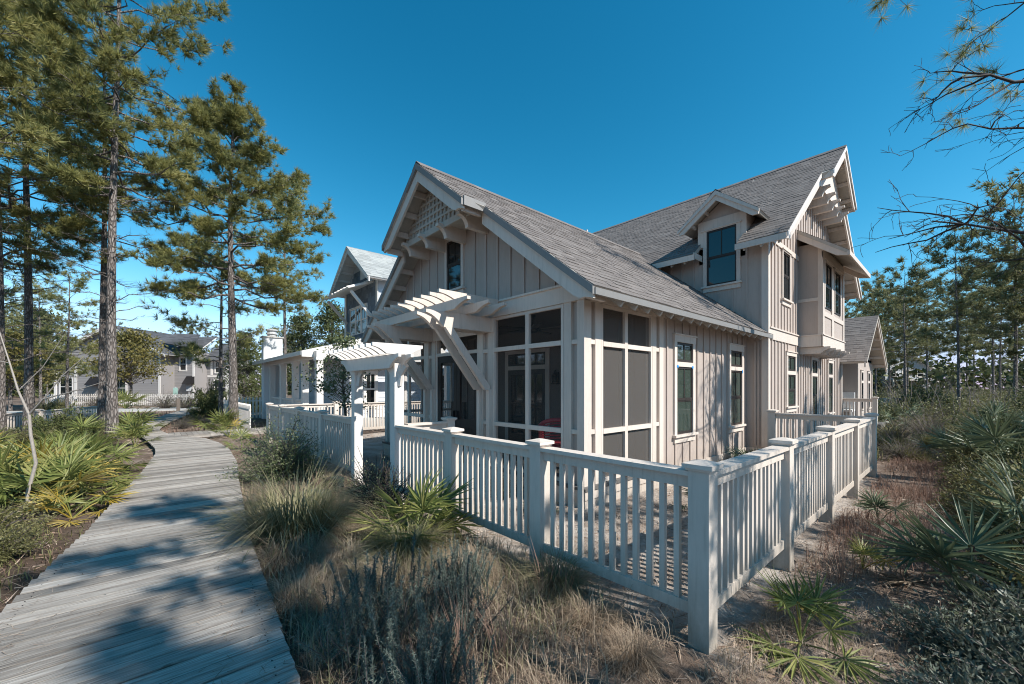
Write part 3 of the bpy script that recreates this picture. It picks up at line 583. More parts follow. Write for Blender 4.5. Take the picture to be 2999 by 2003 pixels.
# rear wing
W0,W1,WR=18.2,22.8,20.5
def zw(x): return 4.3-.67*abs(x-WR)
MB().box(W0+1.2,W1,2.62,9,.2,2.7).prism(Fr((0,2.62,0),(1,0,0),(0,-1,0)),[(W0,2.6),(W1,2.6),(W1,zw(W1)-.12),(WR,4.18),(W0,zw(W0)-.12)],-.1,0).box(W0,W0+1.2,4.0,9,.2,2.7).build('rear_wing','siding',H)
cw=1/math.hypot(1,.67); Lr=2.75/cw
roof_slope(H,'rear_roof','shingle',(WR-2.75,2.15,zw(WR-2.75)),(0,1,0),(cw,0,.67*cw),7,Lr,thick=.08,seed=41)
roof_slope(H,'rear_roof','shingle',(WR+2.75,2.15,zw(WR-2.75)),(0,1,0),(-cw,0,.67*cw),7,Lr,thick=.08,seed=42)
for sg in (-1,1):
    f=Fr((0,2.18,0),(1,0,0),(0,-1,0)); x1=WR+sg*2.77; MB().prism(f,[(WR,4.28),(x1,4.28-.67*2.77),(x1,4.28-.67*2.77-.17),(WR,4.08)],-.04,.0).build('rake_board','trim',H)
    for d in (.5,1.0,1.5,2.0,2.5): x=WR+sg*d; MB().beam((x,2.2,zw(x)-.15),(x,2.62,zw(x)-.15),.05,.1).build('outlooker','trim',H)
WY=Fr((0,2.62,0),(1,0,0),(0,-1,0))
for a,b_ in ((20.1,20.5),(21.7,22.15)): window(H,WY,a,b_,.75,1.75,0,trans=(1.83,2.15),tw=.07,head=.08)
MB().fb(WY,W1-.12,W1+.02,0,.03,.2,2.55).build('corner_board','trim',H); MB().fb(WY,W0+1.2,W0+1.32,0,.03,.2,2.55).build('corner_board','trim',H)
MB().lathe((14.1,10.9,8.1),[(.05,0),(.05,.3),(0,.3)],8).build('vent_pipe','metal',H)
# ------------------------------------------------------------ things on the porch
f=thing('ceiling_fan','dark ceiling fan hanging inside the screened porch','ceiling fan',(4.95,5.0,2.84))
MB().lathe((4.95,5.0,2.84),[(.06,0),(.06,-.03),(.02,-.04),(.02,-.17),(.1,-.18),(.12,-.24),(.07,-.3),(0,-.31)]).build('motor','dark',f,smooth=True)
for k in range(5):
    t=k*1.2566+.3; c=Vector((4.95,5.0,2.6)); d=Vector((math.cos(t),math.sin(t),0)); MB().beam(c+d*.1,c+d*.62,.13,.012,(0.15*d.y,-.15*d.x,1)).build('blade','dark',f)
f=thing('wall_lantern','black lantern on the porch wall beside the french door','lantern',(6.18,5.53,1.64))
MB().box(6.08,6.17,5.485,5.575,1.68,1.84).build('glass_case','glass',f)
lb=MB().box(6.185,6.2,5.49,5.57,1.66,1.9).box(6.065,6.185,5.47,5.59,1.655,1.68).lathe((6.125,5.53,1.84),[(.085,0),(.03,.06),(.015,.1),(0,.11)],8)
for a in (6.075,6.165):
    for c in (5.48,5.568): lb.box(a,a+.012,c,c+.012,1.68,1.84)
lb.build('cage','dark',f)
# red wicker chair
def chair(loc,rz):
    c=thing('wicker_chair','red wicker armchair behind the porch screen near the corner','chair',loc,rz=rz)
    def add(nm,mb): link(nm,mb.mesh(nm,smooth=False),c,'red')
    s=MB().box(-.3,.3,-.28,.3,.36,.44); add('seat',s)
    bk=MB(); N_=22; P=[]
    for i in range(N_+1):
        t=math.pi*(i/N_); P.append((.34*math.cos(t),-.05+.34*math.sin(t)))
    for i in range(N_):
        (x0,y0),(x1,y1)=P[i],P[i+1]; hi=lambda t:.64+.18*math.sin(math.pi*t)
        for j in range(9):
            z=.44+j*(hi(i/N_)-.44)/9; bk.beam((x0,y0,z),(x1,y1,z+.004),.02,.016)
        bk.beam((x0,y0,.40),(x0,y0,hi(i/N_)),.014,.014)
    add('backrest',bk)
    rim=MB().tube([(x,y,.65+.18*math.sin(math.pi*i/N_)) for i,(x,y) in enumerate(P)],[.032]*(N_+1),7); rim.tube([(P[0][0],P[0][1],.65),(.34,-.28,.6),(.33,-.3,.4)],[.032,.032,.025],7).tube([(P[-1][0],P[-1][1],.65),(-.34,-.28,.6),(-.33,-.3,.4)],[.032,.032,.025],7); add('rim',rim)
    for x in (-.28,.28):
        for y in (-.26,.28): add('leg',MB().tube([(x,y,0),(x*.97,y*.97,.4)],[.022,.028],7))
    return c
chair((4.62,4.05,.295),2.2)
c=thing('patio_chair','dark patio chair with white cushion inside the porch near the left post','chair',(5.2,8.0,.295))
link('seat',MB().box(-.28,.28,-.28,.28,.36,.42).mesh('s'),c,'dark'); link('cushion',MB().box(-.26,.26,-.26,.26,.42,.52).mesh('c'),c,'linen'); link('backrest',MB().box(.22,.28,-.28,.28,.42,.95).mesh('b'),c,'dark')
for x in (-.25,.25):
    for y in (-.25,.25): link('leg',MB().box(x-.02,x+.02,y-.02,y+.02,0,.36).mesh('l'),c,'dark')
c=thing('deck_chair','pale high-backed chair on the rear deck behind the railing','deck chair',(19.0,2.95,.35))
link('seat',MB().box(-.3,.3,-.28,.28,.36,.43).mesh('s'),c,'linen'); link('backrest',MB().box(.2,.3,-.28,.28,.43,1.05).mesh('b'),c,'linen')
for x in (-.26,.26):
    for y in (-.24,.24): link('leg',MB().box(x-.03,x+.03,y-.03,y+.03,0,.36).mesh('l'),c,'linen')
MB().box(18.15,19.4,1.85,4.0,.2,.345).build('rear_deck','floor',H)
# ------------------------------------------------------------ fences
frd=random.Random(4)
PM={}
def post_mesh(m,w_,h):
    k=(m,w_,round(h,2))
    if k not in PM:
        a=MB().box(-w_/2,w_/2,-w_/2,w_/2,0,h).mesh('post'); a.materials.append(M[m])
        c=w_/2+.028; t=MB().box(-c+.014,c-.014,-c+.014,c-.014,h,h+.014).box(-c,c,-c,c,h+.014,h+.04)
        t.add([(-c,-c,h+.041),(c,-c,h+.041),(c,c,h+.041),(-c,c,h+.041),(-.02,-.02,h+.06),(.02,-.02,h+.06),(.02,.02,h+.06),(-.02,.02,h+.06)],[(0,1,5,4),(1,2,6,5),(2,3,7,6),(3,0,4,7),(4,5,6,7)])
        t=t.mesh('post_cap'); t.materials.append(M[m]); PM[k]=(a,t)
    return PM[k]
def fence(name,label,P,posts,m='fencep',top=1.065,gap=.1,bw_=.038,pw_=.13,group=None,z0=0,posth=None,skipposts=(),brail=(.14,.215)):
    """P = (start, end); posts = distances of the posts along it"""
    A=Vector((*P[0],0));B=Vector((*P[1],0)); d=(B-A).normalized(); ang=math.atan2(d.y,d.x)
    f=thing(name,label,'fence',A+Vector((0,0,z0)),group)
    ph=posth or top+.01; pm_=post_mesh(m,pw_,ph+.15)
    for i,s in enumerate(posts):
        if i in skipposts: continue
        o=link('post',pm_[0],f,loc=d*s+Vector((0,0,-.15))); o.rotation_euler=(0,0,ang); c_=link('post_cap',pm_[1],o)
    for i in range(len(posts)-1):
        a=posts[i]+pw_/2; b_=posts[i+1]-pw_/2; L=b_-a; c=A+d*(a+b_)/2+Vector((0,0,z0))
        stick('top_rail',m,f,c+Vector((0,0,top-.032)),(L,.125,.032),ang); stick('sub_rail',m,f,c+Vector((0,0,top-.115)),(L,.045,.083),ang); stick('bottom_rail',m,f,c+Vector((0,0,brail[0])),(L,.05,brail[1]-brail[0]),ang)
        k=max(1,int(round(L/gap))-1)
        for j in range(k):
            p=A+d*(a+L*(j+1)/(k+1)+frd.uniform(-.004,.004))+Vector((0,0,z0)); stick('baluster',m,f,p+Vector((0,0,brail[1])),(bw_,bw_*.9,top-.115-brail[1]),ang+frd.uniform(-.07,.07))
    return f
fence('baluster_fence','cream baluster fence running from the near corner post to the arbor',((2.61,1.105),(2.61,5.37)),[0,1.44,2.84,4.27],skipposts=(3,))
fence('baluster_fence','cream baluster fence running right along the sandy path past the house side',((2.61,1.105),(9.62,1.105)),[0,1.72,3.48,5.2,7.01],skipposts=(0,))
fence('baluster_fence','short cream fence return between side path fence and tall house corner',((9.62,1.105),(9.62,2.72)),[0,1.55],skipposts=(0,))
fence('baluster_fence','shaded cream baluster fence left of the arbor behind the round bush',((2.61,6.86),(2.61,13.7)),[0,1.82,3.55,5.2,6.8],skipposts=(0,))
fence('baluster_fence','sunlit white baluster fence across the side yard between the two houses',((2.61,13.66),(12.2,13.66)),[0,1.9,3.75,5.5,7.5,9.5],skipposts=(0,))
fence('baluster_fence','short stub of fence turning in at the arbor opening',((2.70,5.40),(3.55,5.40)),[.0,.8],skipposts=(0,))
dr=fence('deck_railing','cream railing round the small rear deck beyond the tall gable',((18.2,4.0),(18.2,1.9)),[0,2.0],z0=.35,top=.85); dr['category']='railing'
fence('baluster_fence','far weathered baluster fence at the end of the sandy path on the right',((31,4.6),(36.3,1.6)),[0,1.6,3.2,4.8,6.0],m='soffit',top=.92)
# arbor over the gate opening
ar=thing('garden_arbor','white garden arbor with curved rafters over the gate opening','arbor',(2.61,6.1,0))
for y in (5.37,6.86): MB().box(2.54,2.68,y-.07,y+.07,-.1,1.93).build('post','white',ar)
for x in (2.50,2.68): 
    f2=Fr((x,0,0),(0,1,0),(-1,0,0)); MB().prism(f2,shaped(f2,5.02,7.2,.19,2.05,.3,True),-.0,.04).build('beam','white',ar)
for k in range(9):
    y=5.2+.215*k; f2=Fr((2.55,y,0),(-1,0,0),(0,1,0)); 
    MB().prism(f2,shaped(f2,-.36,.38,.14,2.19,.2,True),-.025,.025).build('rafter','white',ar)
for y,s in ((5.37,-1),(6.86,1),(5.37,1),(6.86,-1)):
    MB().tube([(2.61,y+s*.07,1.62),(2.61,y+s*.12,1.78),(2.61,y+s*.28,1.9)],[.04,.04,.04],4).build('brace','white',ar)
# ------------------------------------------------------------ neighbours
def laps(fr,u0,u1,z0,z1,e,topf=None,n=0):
    mb=MB(); z=z0
    while z<z1-.02:
        a,b=u0,u1
        if topf: a,b=topf(z+e/2)
        if b-a>.1: 
            P=fr.p; mb.add([P(a,n+.02,z),P(b,n+.02,z),P(b,n+.003,min(z+e,z1)),P(a,n+.003,min(z+e,z1)),P(a,n,z),P(b,n,z)],[(0,1,2,3),(4,5,1,0)])
        z+=e
    return mb
# cottage to the left with the screened porch
C=thing('cottage','pale grey cottage with long white porch and a stucco chimney, left of the house','house',(4.3,15,0))
CX=Fr((4.3,0,0),(0,1,0),(-1,0,0)); CY=Fr((0,16.3,0),(1,0,0),(0,-1,0))
MB().box(4.35,12.5,15.0,24,-.05,.35).build('porch_floor','concrete',C)
cwall=MB().box(5.9,13,16.3,24,.3,3.3).build('side_wall','paleside',C)
laps(CY,5.9,13,.35,3.3,.16).build('lap_siding','paleside',cwall,'stuff')
laps(Fr((5.9,0,0),(0,1,0),(-1,0,0)),16.3,24,.35,3.3,.16).build('lap_siding','paleside',cwall,'stuff')
for a,b_ in ((7.5,8.25),(9.6,10.3),(6.55,6.95),(11.2,11.9)): window(C,CY,a,b_,.85,2.15,.02,trim='white',sash='white',tw=.1)
for y in (15.1,16.85,18.2,20.3,22.4): MB().box(4.3,4.52,y-.12,y+.12,.35,2.62).box(4.27,4.55,y-.15,y+.15,2.52,2.62).build('porch_post','white',C)
MB().box(4.3,4.5,15.0,24,2.62,2.86).box(4.5,9.8,15.0,15.18,2.62,2.86).build('porch_beam','white',C)
MB().box(9.6,9.82,15.0,15.2,.35,2.62).box(7.0,7.2,15.0,15.2,.35,2.62).build('porch_post','white',C)
rl=MB()
for a,b_ in ((16.97,18.08),(18.32,20.18),(20.42,22.28)):
    rl.box(4.36,4.44,a,b_,1.05,1.12).box(4.38,4.42,a,b_,.45,.5)
    for k in range(int((b_-a)/.12)): rl.box(4.385,4.415,a+.06+.12*k,a+.09+.12*k,.5,1.05)
rl.build('porch_railing','white',C)
roof_slope(C,'porch_roof','cotshingle',(3.95,15.4,2.87),(0,1,0),(1,0,.28),8.9,5.7,thick=.09,und='white',expo=.2,tabw=(.25,.5),seed=51)
MB().poly3([(3.92,15.36,2.86),(9.5,15.36,4.42),(9.5,15.36,4.10),(4.3,15.36,2.66),(3.92,15.36,2.66)],(0,.06,0)).build('porch_rake','white',C)
MB().prism(Fr((0,15.42,0),(1,0,0),(0,-1,0)),[(4.4,2.86),(9.8,2.86),(9.8,4.2)],-.05,0).build('porch_gable_infill','white',C)
MB().box(3.9,3.96,15.4,24.4,2.72,2.86).build('fascia','white',C)
ch=MB().box(4.15,4.98,23.0,23.5,0,4.05).build('chimney','stucco',C)
MB().box(4.10,5.03,22.95,23.55,4.05,4.12).build('chimney_cap','concrete',ch); MB().lathe((4.55,23.25,4.12),[(.2,0),(.2,.1),(.26,.12),(.26,.18),(.2,.2),(.2,.28),(.27,.3),(.27,.36),(0,.4)],12).build('flue_cap','metal',ch)
# gable upper floor
cyr=18.93
def zc(y): return 8.07-.75*abs(y-cyr)
GX=Fr((7.4,0,0),(0,1,0),(-1,0,0))
up_=MB().prism(GX,[(17.0,3.2),(20.9,3.2),(20.9,zc(20.9)-.1),(cyr,7.9),(17.0,zc(17.0)-.1)],-3.5,0).build('upper_gable','paleside',C)
sb=MB(); rd=random.Random(5)
z=3.6
while z<7.0:
    y=17.0
    while y<20.9:
        wd=rd.uniform(.14,.3)
        if z+.2<zc(y)-.2 and z+.2<zc(y+wd)-.2: sb.fb(GX,y,y+wd-.01,0,.02+rd.random()*.012,z,z+.2)
        y+=wd
    z+=.205
sb.build('wall_shingles','blueshingle',up_,'stuff')
for sg in (-1,1):
    roof_slope(C,'upper_roof','cotshingle',(6.7,cyr+sg*2.45,zc(cyr+2.45)),(1,0,0),(0,-sg*.8,.6),6,2.45/.8,thick=.08,und='white',expo=.2,tabw=(.25,.5),seed=60+sg)
    f=Fr((6.74,0,0),(0,1,0),(-1,0,0)); MB().prism(f,[(cyr,8.05),(cyr+sg*2.47,8.05-.75*2.47),(cyr+sg*2.47,8.05-.75*2.47-.2),(cyr,7.75)],-.05,0).build('rake_board','white',C)
    for k in range(6): d=.3+.4*k; y=cyr+sg*d; MB().beam((6.8,y,zc(y)-.14),(7.4,y,zc(y)-.14),.05,.1).build('outlooker','white',C)
MB().fb(GX,16.95,20.95,.03,.08,6.32,6.45).fb(GX,16.95,17.15,.03,.07,3.2,6.3).fb(GX,20.75,20.95,.03,.07,3.2,6.3).fb(GX,18.2,18.9,.02,.06,6.6,7.3).build('gable_trim','white',C)
for a in (18.15,18.85,19.55): window(C,GX,a,a+.6,4.1,5.35,.04,trim='white',sash='white',tw=.05,head=.05,sill=False)
aw=MB().poly3([(6.25,17.4,5.8),(6.25,21.0,5.8),(7.4,21.0,6.25),(7.4,17.4,6.25)],(0,0,.07)).build('window_awning','white',C)
for k in range(10): MB().beam((6.2,17.5+.38*k,5.86),(7.4,17.5+.38*k,6.33),.06,.05).build('awning_rib','white',aw)
for y in (17.7,20.7): MB().beam((6.45,y,5.78),(7.38,y,4.75),.1,.12).build('awning_brace','white',aw)
# picket fences by the road, cottage side picket
def pickets(label,A,B,h=.85,gap=.16,z0=0,m='white'):
    A=Vector((*A,z0));B=Vector((*B,z0)); d=(B-A).normalized(); L=(B-A).length; ang=math.atan2(d.y,d.x); f=thing('picket_fence',label,'fence',A)
    if not hasattr(pickets,'me'):
        p=MB(); p.prism(Fr((0,0,0),(1,0,0),(0,1,0)),[(-.5,0),(.5,0),(.5,.93),(0,1),(-.5,.93)],-.5,.5); pickets.me=p.mesh('picket'); pickets.me.materials.append(M['white'])
    k=int(L/gap)
    for i in range(min(k,290)):
        o=link('picket',pickets.me,f,loc=d*(i*gap)); o.scale=(.085,.022,h); o.rotation_euler=(0,0,ang)
    for z in (.2,h-.25): stick('rail',m,f,A+d*L/2-d.cross(Vector((0,0,1)))*.03+Vector((0,0,z)),(L,.03,.07),ang)
    return f
pickets('white picket fence beyond the tree beside the pale cottage chimney',(2.6,24.6),(4.4,24.4),1.1,.15)
pickets('small white picket fence running toward the near pine by the side walk',(2.75,17.6),(2.75,24.4),.95,.15)
lf=fence('baluster_fence','low white fence behind the leaning pines at far left',((-5.6,17.5),(-1.6,29.2)),[0,2.4,4.8,7.2,9.6,12.2],m='fencep',top=.66,gap=.14,brail=(.05,.1))

FD=Vector((.6665,.7455,0)); RD=Vector((.7455,-.6665,0))     # the far house and its fence stand square to this pair of directions
def at(d,l,z=0): return FD*d+RD*l+Vector((0,0,z))
pickets('white picket fence in front of the far grey house',at(34.6,-39.9).xy,at(34.6,-26.8).xy,1.0,.17)
G=thing('grey_house','far grey two storey house with dark roof and white corner boards','house',at(47,-45,.2))
def gf(d): return Fr(FD*d+Vector((0,0,.2)),RD,-FD)
G1=gf(47); G2=gf(49); G3=gf(51)
def gz1(u): return 8.6-.52*abs(u+46.5)
w1=MB().prism(G1,[(-53.1,0),(-40.9,0),(-40.9,5.4),(-46.5,8.4),(-53.1,4.9)],-3,0).build('front_wall','greyside',G)
laps(G1,-53,-41,.2,8.2,.2,lambda z:(-53 if z<4.8 else -46.5-(8.3-z)/.52,-41 if z<5.3 else -46.5+(8.3-z)/.52)).build('lap_siding','greyside',w1,'stuff')
w2=MB().fb(G2,-41,-38.5,-4,0,0,5.6).fb(G3,-38.5,-35.8,-4,0,0,5.0).build('side_wing','greyside',G)
laps(G2,-41,-38.5,.2,5.5,.2).build('lap_siding','greyside',w2,'stuff'); laps(G3,-38.5,-35.8,.2,4.9,.2).build('lap_siding','greyside',w2,'stuff')
for fr,a,b_,z0,z1 in ((G1,-53.2,-52.9,0,4.6),(G1,-50.85,-50.55,0,4.3),(G1,-41.1,-40.85,0,5.3),(G2,-38.7,-38.45,0,5.3),(G3,-36.0,-35.75,0,4.9),(G3,-38,-37.75,2.9,4.9),(G3,-38.4,-35.7,2.6,2.85)): MB().fb(fr,a,b_,0,.06,z0,z1).build('corner_board','white',G)
for sg in (-1,1):
    a=at(46.4,-46.5+sg*6.6,8.8-.52*6.6); roof_slope(G,'gable_roof','darkroof',a,FD,(-RD*sg*.887+Vector((0,0,.461))),9,6.6/.887,thick=.12,und='white',expo=.28,tabw=(.5,1.0),seed=70+sg)
    MB().prism(gf(46.45),[(-46.5,8.55),(-46.5+sg*6.7,8.55-.52*6.7),(-46.5+sg*6.7,8.3-.52*6.7),(-46.5,8.3)],-.05,0).build('rake_board','white',G)
roof_slope(G,'wing_roof','darkroof',at(48.3,-41.2,5.5),RD,FD*.83+Vector((0,0,.557)),3.2,4.5,thick=.12,und='white',expo=.28,tabw=(.5,1.0),seed=75)
roof_slope(G,'wing_roof','darkroof',at(50.3,-38.6,5.0),RD,FD*.83+Vector((0,0,.557)),3.4,4.0,thick=.12,und='white',expo=.28,tabw=(.5,1.0),seed=76)
roof_slope(G,'wing_roof','darkroof',at(48.5,-42,6.9),RD,FD*.8+Vector((0,0,.6)),4.5,3.0,[(0,0),(4.5,-1.2),(3.3,2.0),(0,2.2)],thick=.12,expo=.28,tabw=(.5,1.0),und='darkroof',inside=lambda u,v:u<3.2 and v<2,seed=77)
window(G,G1,-46.3,-44.9,.2,2.3,.02,trim='white',sash='white',tw=.2,glass_='glassg'); window(G,G1,-52.5,-51.1,.4,2.4,.02,trim='white',sash='white',tw=.1)
window(G,G2,-40.2,-39.5,3.4,4.9,.02,trim='white',sash='white',tw=.12); window(G,G3,-37.4,-36.8,3.2,4.5,.02,trim='white',sash='white',tw=.1); window(G,G3,-37.5,-36.1,.4,2.3,.02,trim='white',sash='white',tw=.1)
for fr,u,wd,z in ((G1,-48.3,1.3,1.6),(G2,-38.95,1.0,1.7)):
    P=fr.p; MB().add([P(u-wd/2,.02,z+1.0),P(u+wd/2,.02,z+1.0),P(u+wd/2,.8,z),P(u-wd/2,.8,z),P(u-wd/2,.02,z+.05),P(u+wd/2,.02,z+.05)],[(0,1,2,3),(0,3,4),(1,5,2),(3,2,5,4)]).build('shutter_awning','dark',G)
MB().fb(G1,-46.9,-44.2,0,1.0,2.75,2.9).build('window_awning','white',G)
u_=thing('utility_box','pale green utility meter beside the grey house corner','utility box',at(46,-38.3,0)); q=at(46,-38.3); MB().box(q.x-.2,q.x+.2,q.y-.1,q.y+.1,.7,1.5).build('meter','teal',u_); MB().lathe((q.x,q.y,1.3),[(.1,0),(.1,.25),(0,.3)],8).build('pipe','greyplastic',u_)
u_=thing('utility_box','grey electrical box on the far grey house wall','utility box',at(46.6,-39.6,0)); q=at(48.8,-39.0); MB().box(q.x-.25,q.x+.25,q.y-.12,q.y+.12,1.1,2.3).build('box','greyplastic',u_); MB().lathe((q.x,q.y,0),[(.05,0),(.05,1.1)],6).build('conduit','greyplastic',u_)
for (x,y,h),lab in (((1.38,35.0,.8),'dark wooden bollard at the far end of the boardwalk'),((2.6,43.5,.6),'short pale bollard in front of the far picket fence')):
    b_=thing('bollard',lab,'bollard',(x,y,0)); MB().box(x-.1,x+.1,y-.1,y+.1,-.1,h).build('stump','post',b_); MB().add([(x-.1,y-.1,h),(x+.1,y-.1,h),(x+.1,y+.1,h),(x-.1,y+.1,h),(x,y,h+.05)],[(0,1,4),(1,2,4),(2,3,4),(3,0,4)]).build('top','post',b_)
# pale house far right, between the trees
W=thing('white_house','pale house far off between the trees on the right','house',at(72,70.5,0)); g=lambda d:Fr(FD*d,RD,-FD); w0=g(72)
MB().prism(w0,[(66.5,0),(74.5,0),(74.5,5),(70.5,7.5),(66.5,5)],-6,0).build('wall','paleside',W)
for sg in (-1,1): roof_slope(W,'roof','cotshingle',at(71.4,70.5+sg*4.5,4.75),FD,-RD*sg*.85+Vector((0,0,.527)),7,5.3,thick=.15,und='white',expo=.3,tabw=(.5,1),seed=80+sg)
for a in (67.2,69.6,72.2): window(W,w0,a,a+1.1,.8,2.4,.02,trim='white',sash='white',tw=.15); window(W,w0,a,a+1.1,3.4,4.6,.02,trim='white',sash='white',tw=.15)
MB().fb(w0,66.4,74.6,.02,1.5,2.7,2.9).fb(w0,66.5,66.8,1.2,1.5,0,2.7).fb(w0,69,69.3,1.2,1.5,0,2.7).fb(w0,71.6,71.9,1.2,1.5,0,2.7).fb(w0,74.2,74.5,1.2,1.5,0,2.7).build('porch','white',W)
# ------------------------------------------------------------ vegetation builders
def unit(v): return v/np.maximum(np.linalg.norm(v,axis=-1,keepdims=True),1e-6)
def perp(d,rg): return unit(np.cross(d,unit(rg.normal(size=d.shape))))
def needles(C,D,n,L,wd,rg,spread=.75,upb=.15):
    C=np.repeat(C,n,0); D=np.repeat(D,n,0); d=unit(D*.55+rg.normal(size=D.shape)*spread*.6+np.array([0,0,upb])); k=len(C)
    l=L*rg.uniform(.6,1.1,(k,1)); p=perp(d,rg)*wd*rg.uniform(.7,1.3,(k,1)); b=C+d*l*.05
    V=np.stack([b-p*.5,b+p*.5,b+d*l],1).reshape(-1,3); return V,np.arange(3*k).reshape(-1,3)
def leaves(C,L,wd,rg,up=.35,D=None):
    k=len(C); a=unit(rg.normal(size=(k,3))+ (0 if D is None else D*1.2)+np.array([0,0,.15])); nn=unit(rg.normal(size=(k,3))+np.array([0,0,up*2])); b=unit(np.cross(nn,a)); s=rg.uniform(.6,1.25,(k,1))
    V=np.stack([C,C+a*L*s*.5+b*wd*s*.5,C+a*L*s,C+a*L*s*.5-b*wd*s*.5],1).reshape(-1,3); return V,np.arange(4*k).reshape(-1,4)
def blades(P,az,tilt,L,wd,rg,droop=.5):
    """arching three part blades"""
    k=len(P); h=np.stack([np.cos(az),np.sin(az),np.zeros(k)],-1); u=np.array([0,0,1.]); side=np.stack([-np.sin(az),np.cos(az),np.zeros(k)],-1)
    t0=tilt; d0=h*np.sin(t0)[:,None]+u*np.cos(t0)[:,None]; t1=np.minimum(t0+droop*rg.uniform(.4,1.3,k),2.6); d1=h*np.sin(t1)[:,None]+u*np.cos(t1)[:,None]; L=L[:,None]
    m=P+d0*L*.5; e=m+d1*L*.5; w_=side*wd*.5
    V=np.stack([P-w_,P+w_,m+w_*.8,m-w_*.8,e],1).reshape(-1,3); b=(np.arange(k)*5)[:,None]
    F=np.concatenate([b+[0,1,2],b+[0,2,3],b+[3,2,4]],1).reshape(-1,3); return V,F
class Tubes:
    def __init__(s): s.mb=MB()
    def add(s,p,r,k=5): s.mb.tube(p,r,k)
def pine(seed,H,cb,Rm,nl,r0,nn=18,nlen=.24,nw=.017,lean=(0,0),dead=12,mn='needle',sub=(5,9),tf=(4,6)):
    rg=np.random.default_rng(seed); tr=Tubes(); lm=Tubes(); C=[];D=[]
    ph=rg.uniform(0,6,2)
    def tp(t): return np.array([lean[0]*t*H+.12*math.sin(3*t+ph[0])*H/13*t,lean[1]*t*H+.12*math.sin(4*t+ph[1])*H/13*t,t*H])
    ts=np.linspace(-.012,1,16); tr.add([tp(t) for t in ts],[r0*(1.35 if t<.01 else 1.12 if t<.08 else 1)*(1-.86*max(t,0)**1.25) for t in ts],10)
    def limb(t,L,az,el,green,r):
        b=tp(t); d=np.array([math.cos(az),math.sin(az),0]); s=np.array([-d[1],d[0],0]); pts=[]; wv=rg.normal(size=6)*.05*L; wz=rg.normal(size=6)*.04*L; cv=rg.normal()*.18*L
        for k in range(6):
            q=k/5; pts.append(b+d*L*q*math.cos(el)+s*(wv[k]*(k>0)+cv*q*q)+np.array([0,0,L*q*math.sin(el)+.16*L*q*q*(1 if green else .2)+wz[k]*(k>0)]))
        pts=np.array(pts); lm.add(pts,[r*(1-.8*k/5) for k in range(6)],5)
        for i in range(rg.integers(*sub)):
            q=rg.uniform(.3,1)*5 if i else 4.98; k=min(int(q),4); p=pts[k]+(pts[k+1]-pts[k])*(q-k); a=rg.uniform(-1.1,1.1)
            dd=unit(d*math.cos(a)+s*math.sin(a)+np.array([0,0,rg.uniform(-.1,.55)])); l=L*rg.uniform(.16,.36)*(1.15-q/10); e=p+dd*l; mid=(p+e)/2+rg.normal(size=3)*l*.08
            lm.add([p,mid,e],[r*.3,r*.22,r*.1],3)
            if green:
                for j in range(rg.integers(*tf)):
                    f=rg.uniform(.25,1.05); c=p+(mid-p)*f*2 if f<.5 else mid+(e-mid)*(f-.5)*2
                    C.append(c+rg.normal(size=3)*.09); D.append(unit(dd+np.array([0,0,.25])))
            else:
                for j in range(2):
                    c=mid; lm.add([c,c+unit(dd+rg.normal(size=3)*.6)*l*.5],[r*.12,r*.05],3)
    for i in range(nl):
        s=(i+rg.uniform(-.3,.3)+.5)/nl; t=cb+(.985-cb)*s; pr=max(.22,math.sin(math.pi*min(.97,.26+.72*s)))**.62
        limb(t,Rm*pr*rg.uniform(.6,1.25),i*2.4+rg.uniform(-.6,.6),R(-12+62*s**1.6+rg.uniform(-10,12)),True,max(.012,r0*.3*(1-.6*s)))
    for i in range(dead):
        t=cb*rg.uniform(.45,1.02); limb(t,Rm*rg.uniform(.25,.75),rg.uniform(0,6.3),R(rg.uniform(-15,20)),False,r0*.14)
    C=np.array(C);D=np.array(D); V,F=needles(C,D,nn,nlen,nw,rg)
    a=tr.mb.mesh('pine_trunk',smooth=True); a.materials.append(M['bark']); b=lm.mb.mesh('pine_limbs',smooth=True); b.materials.append(M['bark']); c=mesh_np('pine_crown',V,F); c.materials.append(M[mn]); return a,b,c
def put_tree(ms,label,loc,sc=1,rz=0,group=None,name='pine_tree',cat='tree',sz=None,parts=('trunk','limbs','crown')):
    o=thing(name,label,cat,loc,group,rz); o.scale=(sc,sc,sz or sc)
    for n_,me in zip(parts,ms): link(n_,me,o)
    return o
PA=pine(1,11.7,.42,2.75,60,.155,nn=32,nlen=.23,nw=.019,sub=(8,13),tf=(6,9)); PB=pine(2,17.5,.42,2.25,58,.125,nn=30,nlen=.25,nw=.02,dead=30,sub=(7,12),tf=(5,8)); PC=pine(3,15,.45,1.9,40,.11,nn=26,nlen=.25,nw=.018,sub=(5,9),tf=(4,6)); PD=pine(4,16,.34,3.4,64,.12,nn=30,nlen=.27,nw=.02,dead=24,sub=(7,12),tf=(5,8))
PS=pine(12,6.5,.42,.75,22,.05,nn=22,nlen=.2,nw=.014,dead=4)
PT=pine(15,8.6,.68,1.0,16,.09,nn=20,nlen=.26,nw=.02,dead=4)
PE=pine(9,9,.28,2.2,26,.09,nn=20,nlen=.28,nw=.02,dead=6)
PF=pine(5,13,.45,3.2,40,.10,nn=12,nlen=.42,nw=.05,mn='needle2',sub=(4,7),tf=(3,5),dead=8); PG=pine(6,11,.38,2.6,36,.08,nn=12,nlen=.42,nw=.05,mn='needle2',sub=(4,7),tf=(3,5),dead=8)
put_tree(PA,'tall round-topped pine standing by the side walk left of the cottage',(2.31,18.25,0),1,.6)
put_tree(PB,'large pine with straight grey trunk beside the boardwalk bend',(-.86,17.2,0),1,2.1)
put_tree(PC,'darker leaning pine trunk just behind the large boardwalk pine',(-1.35,21.4,0),1.05,.4,)
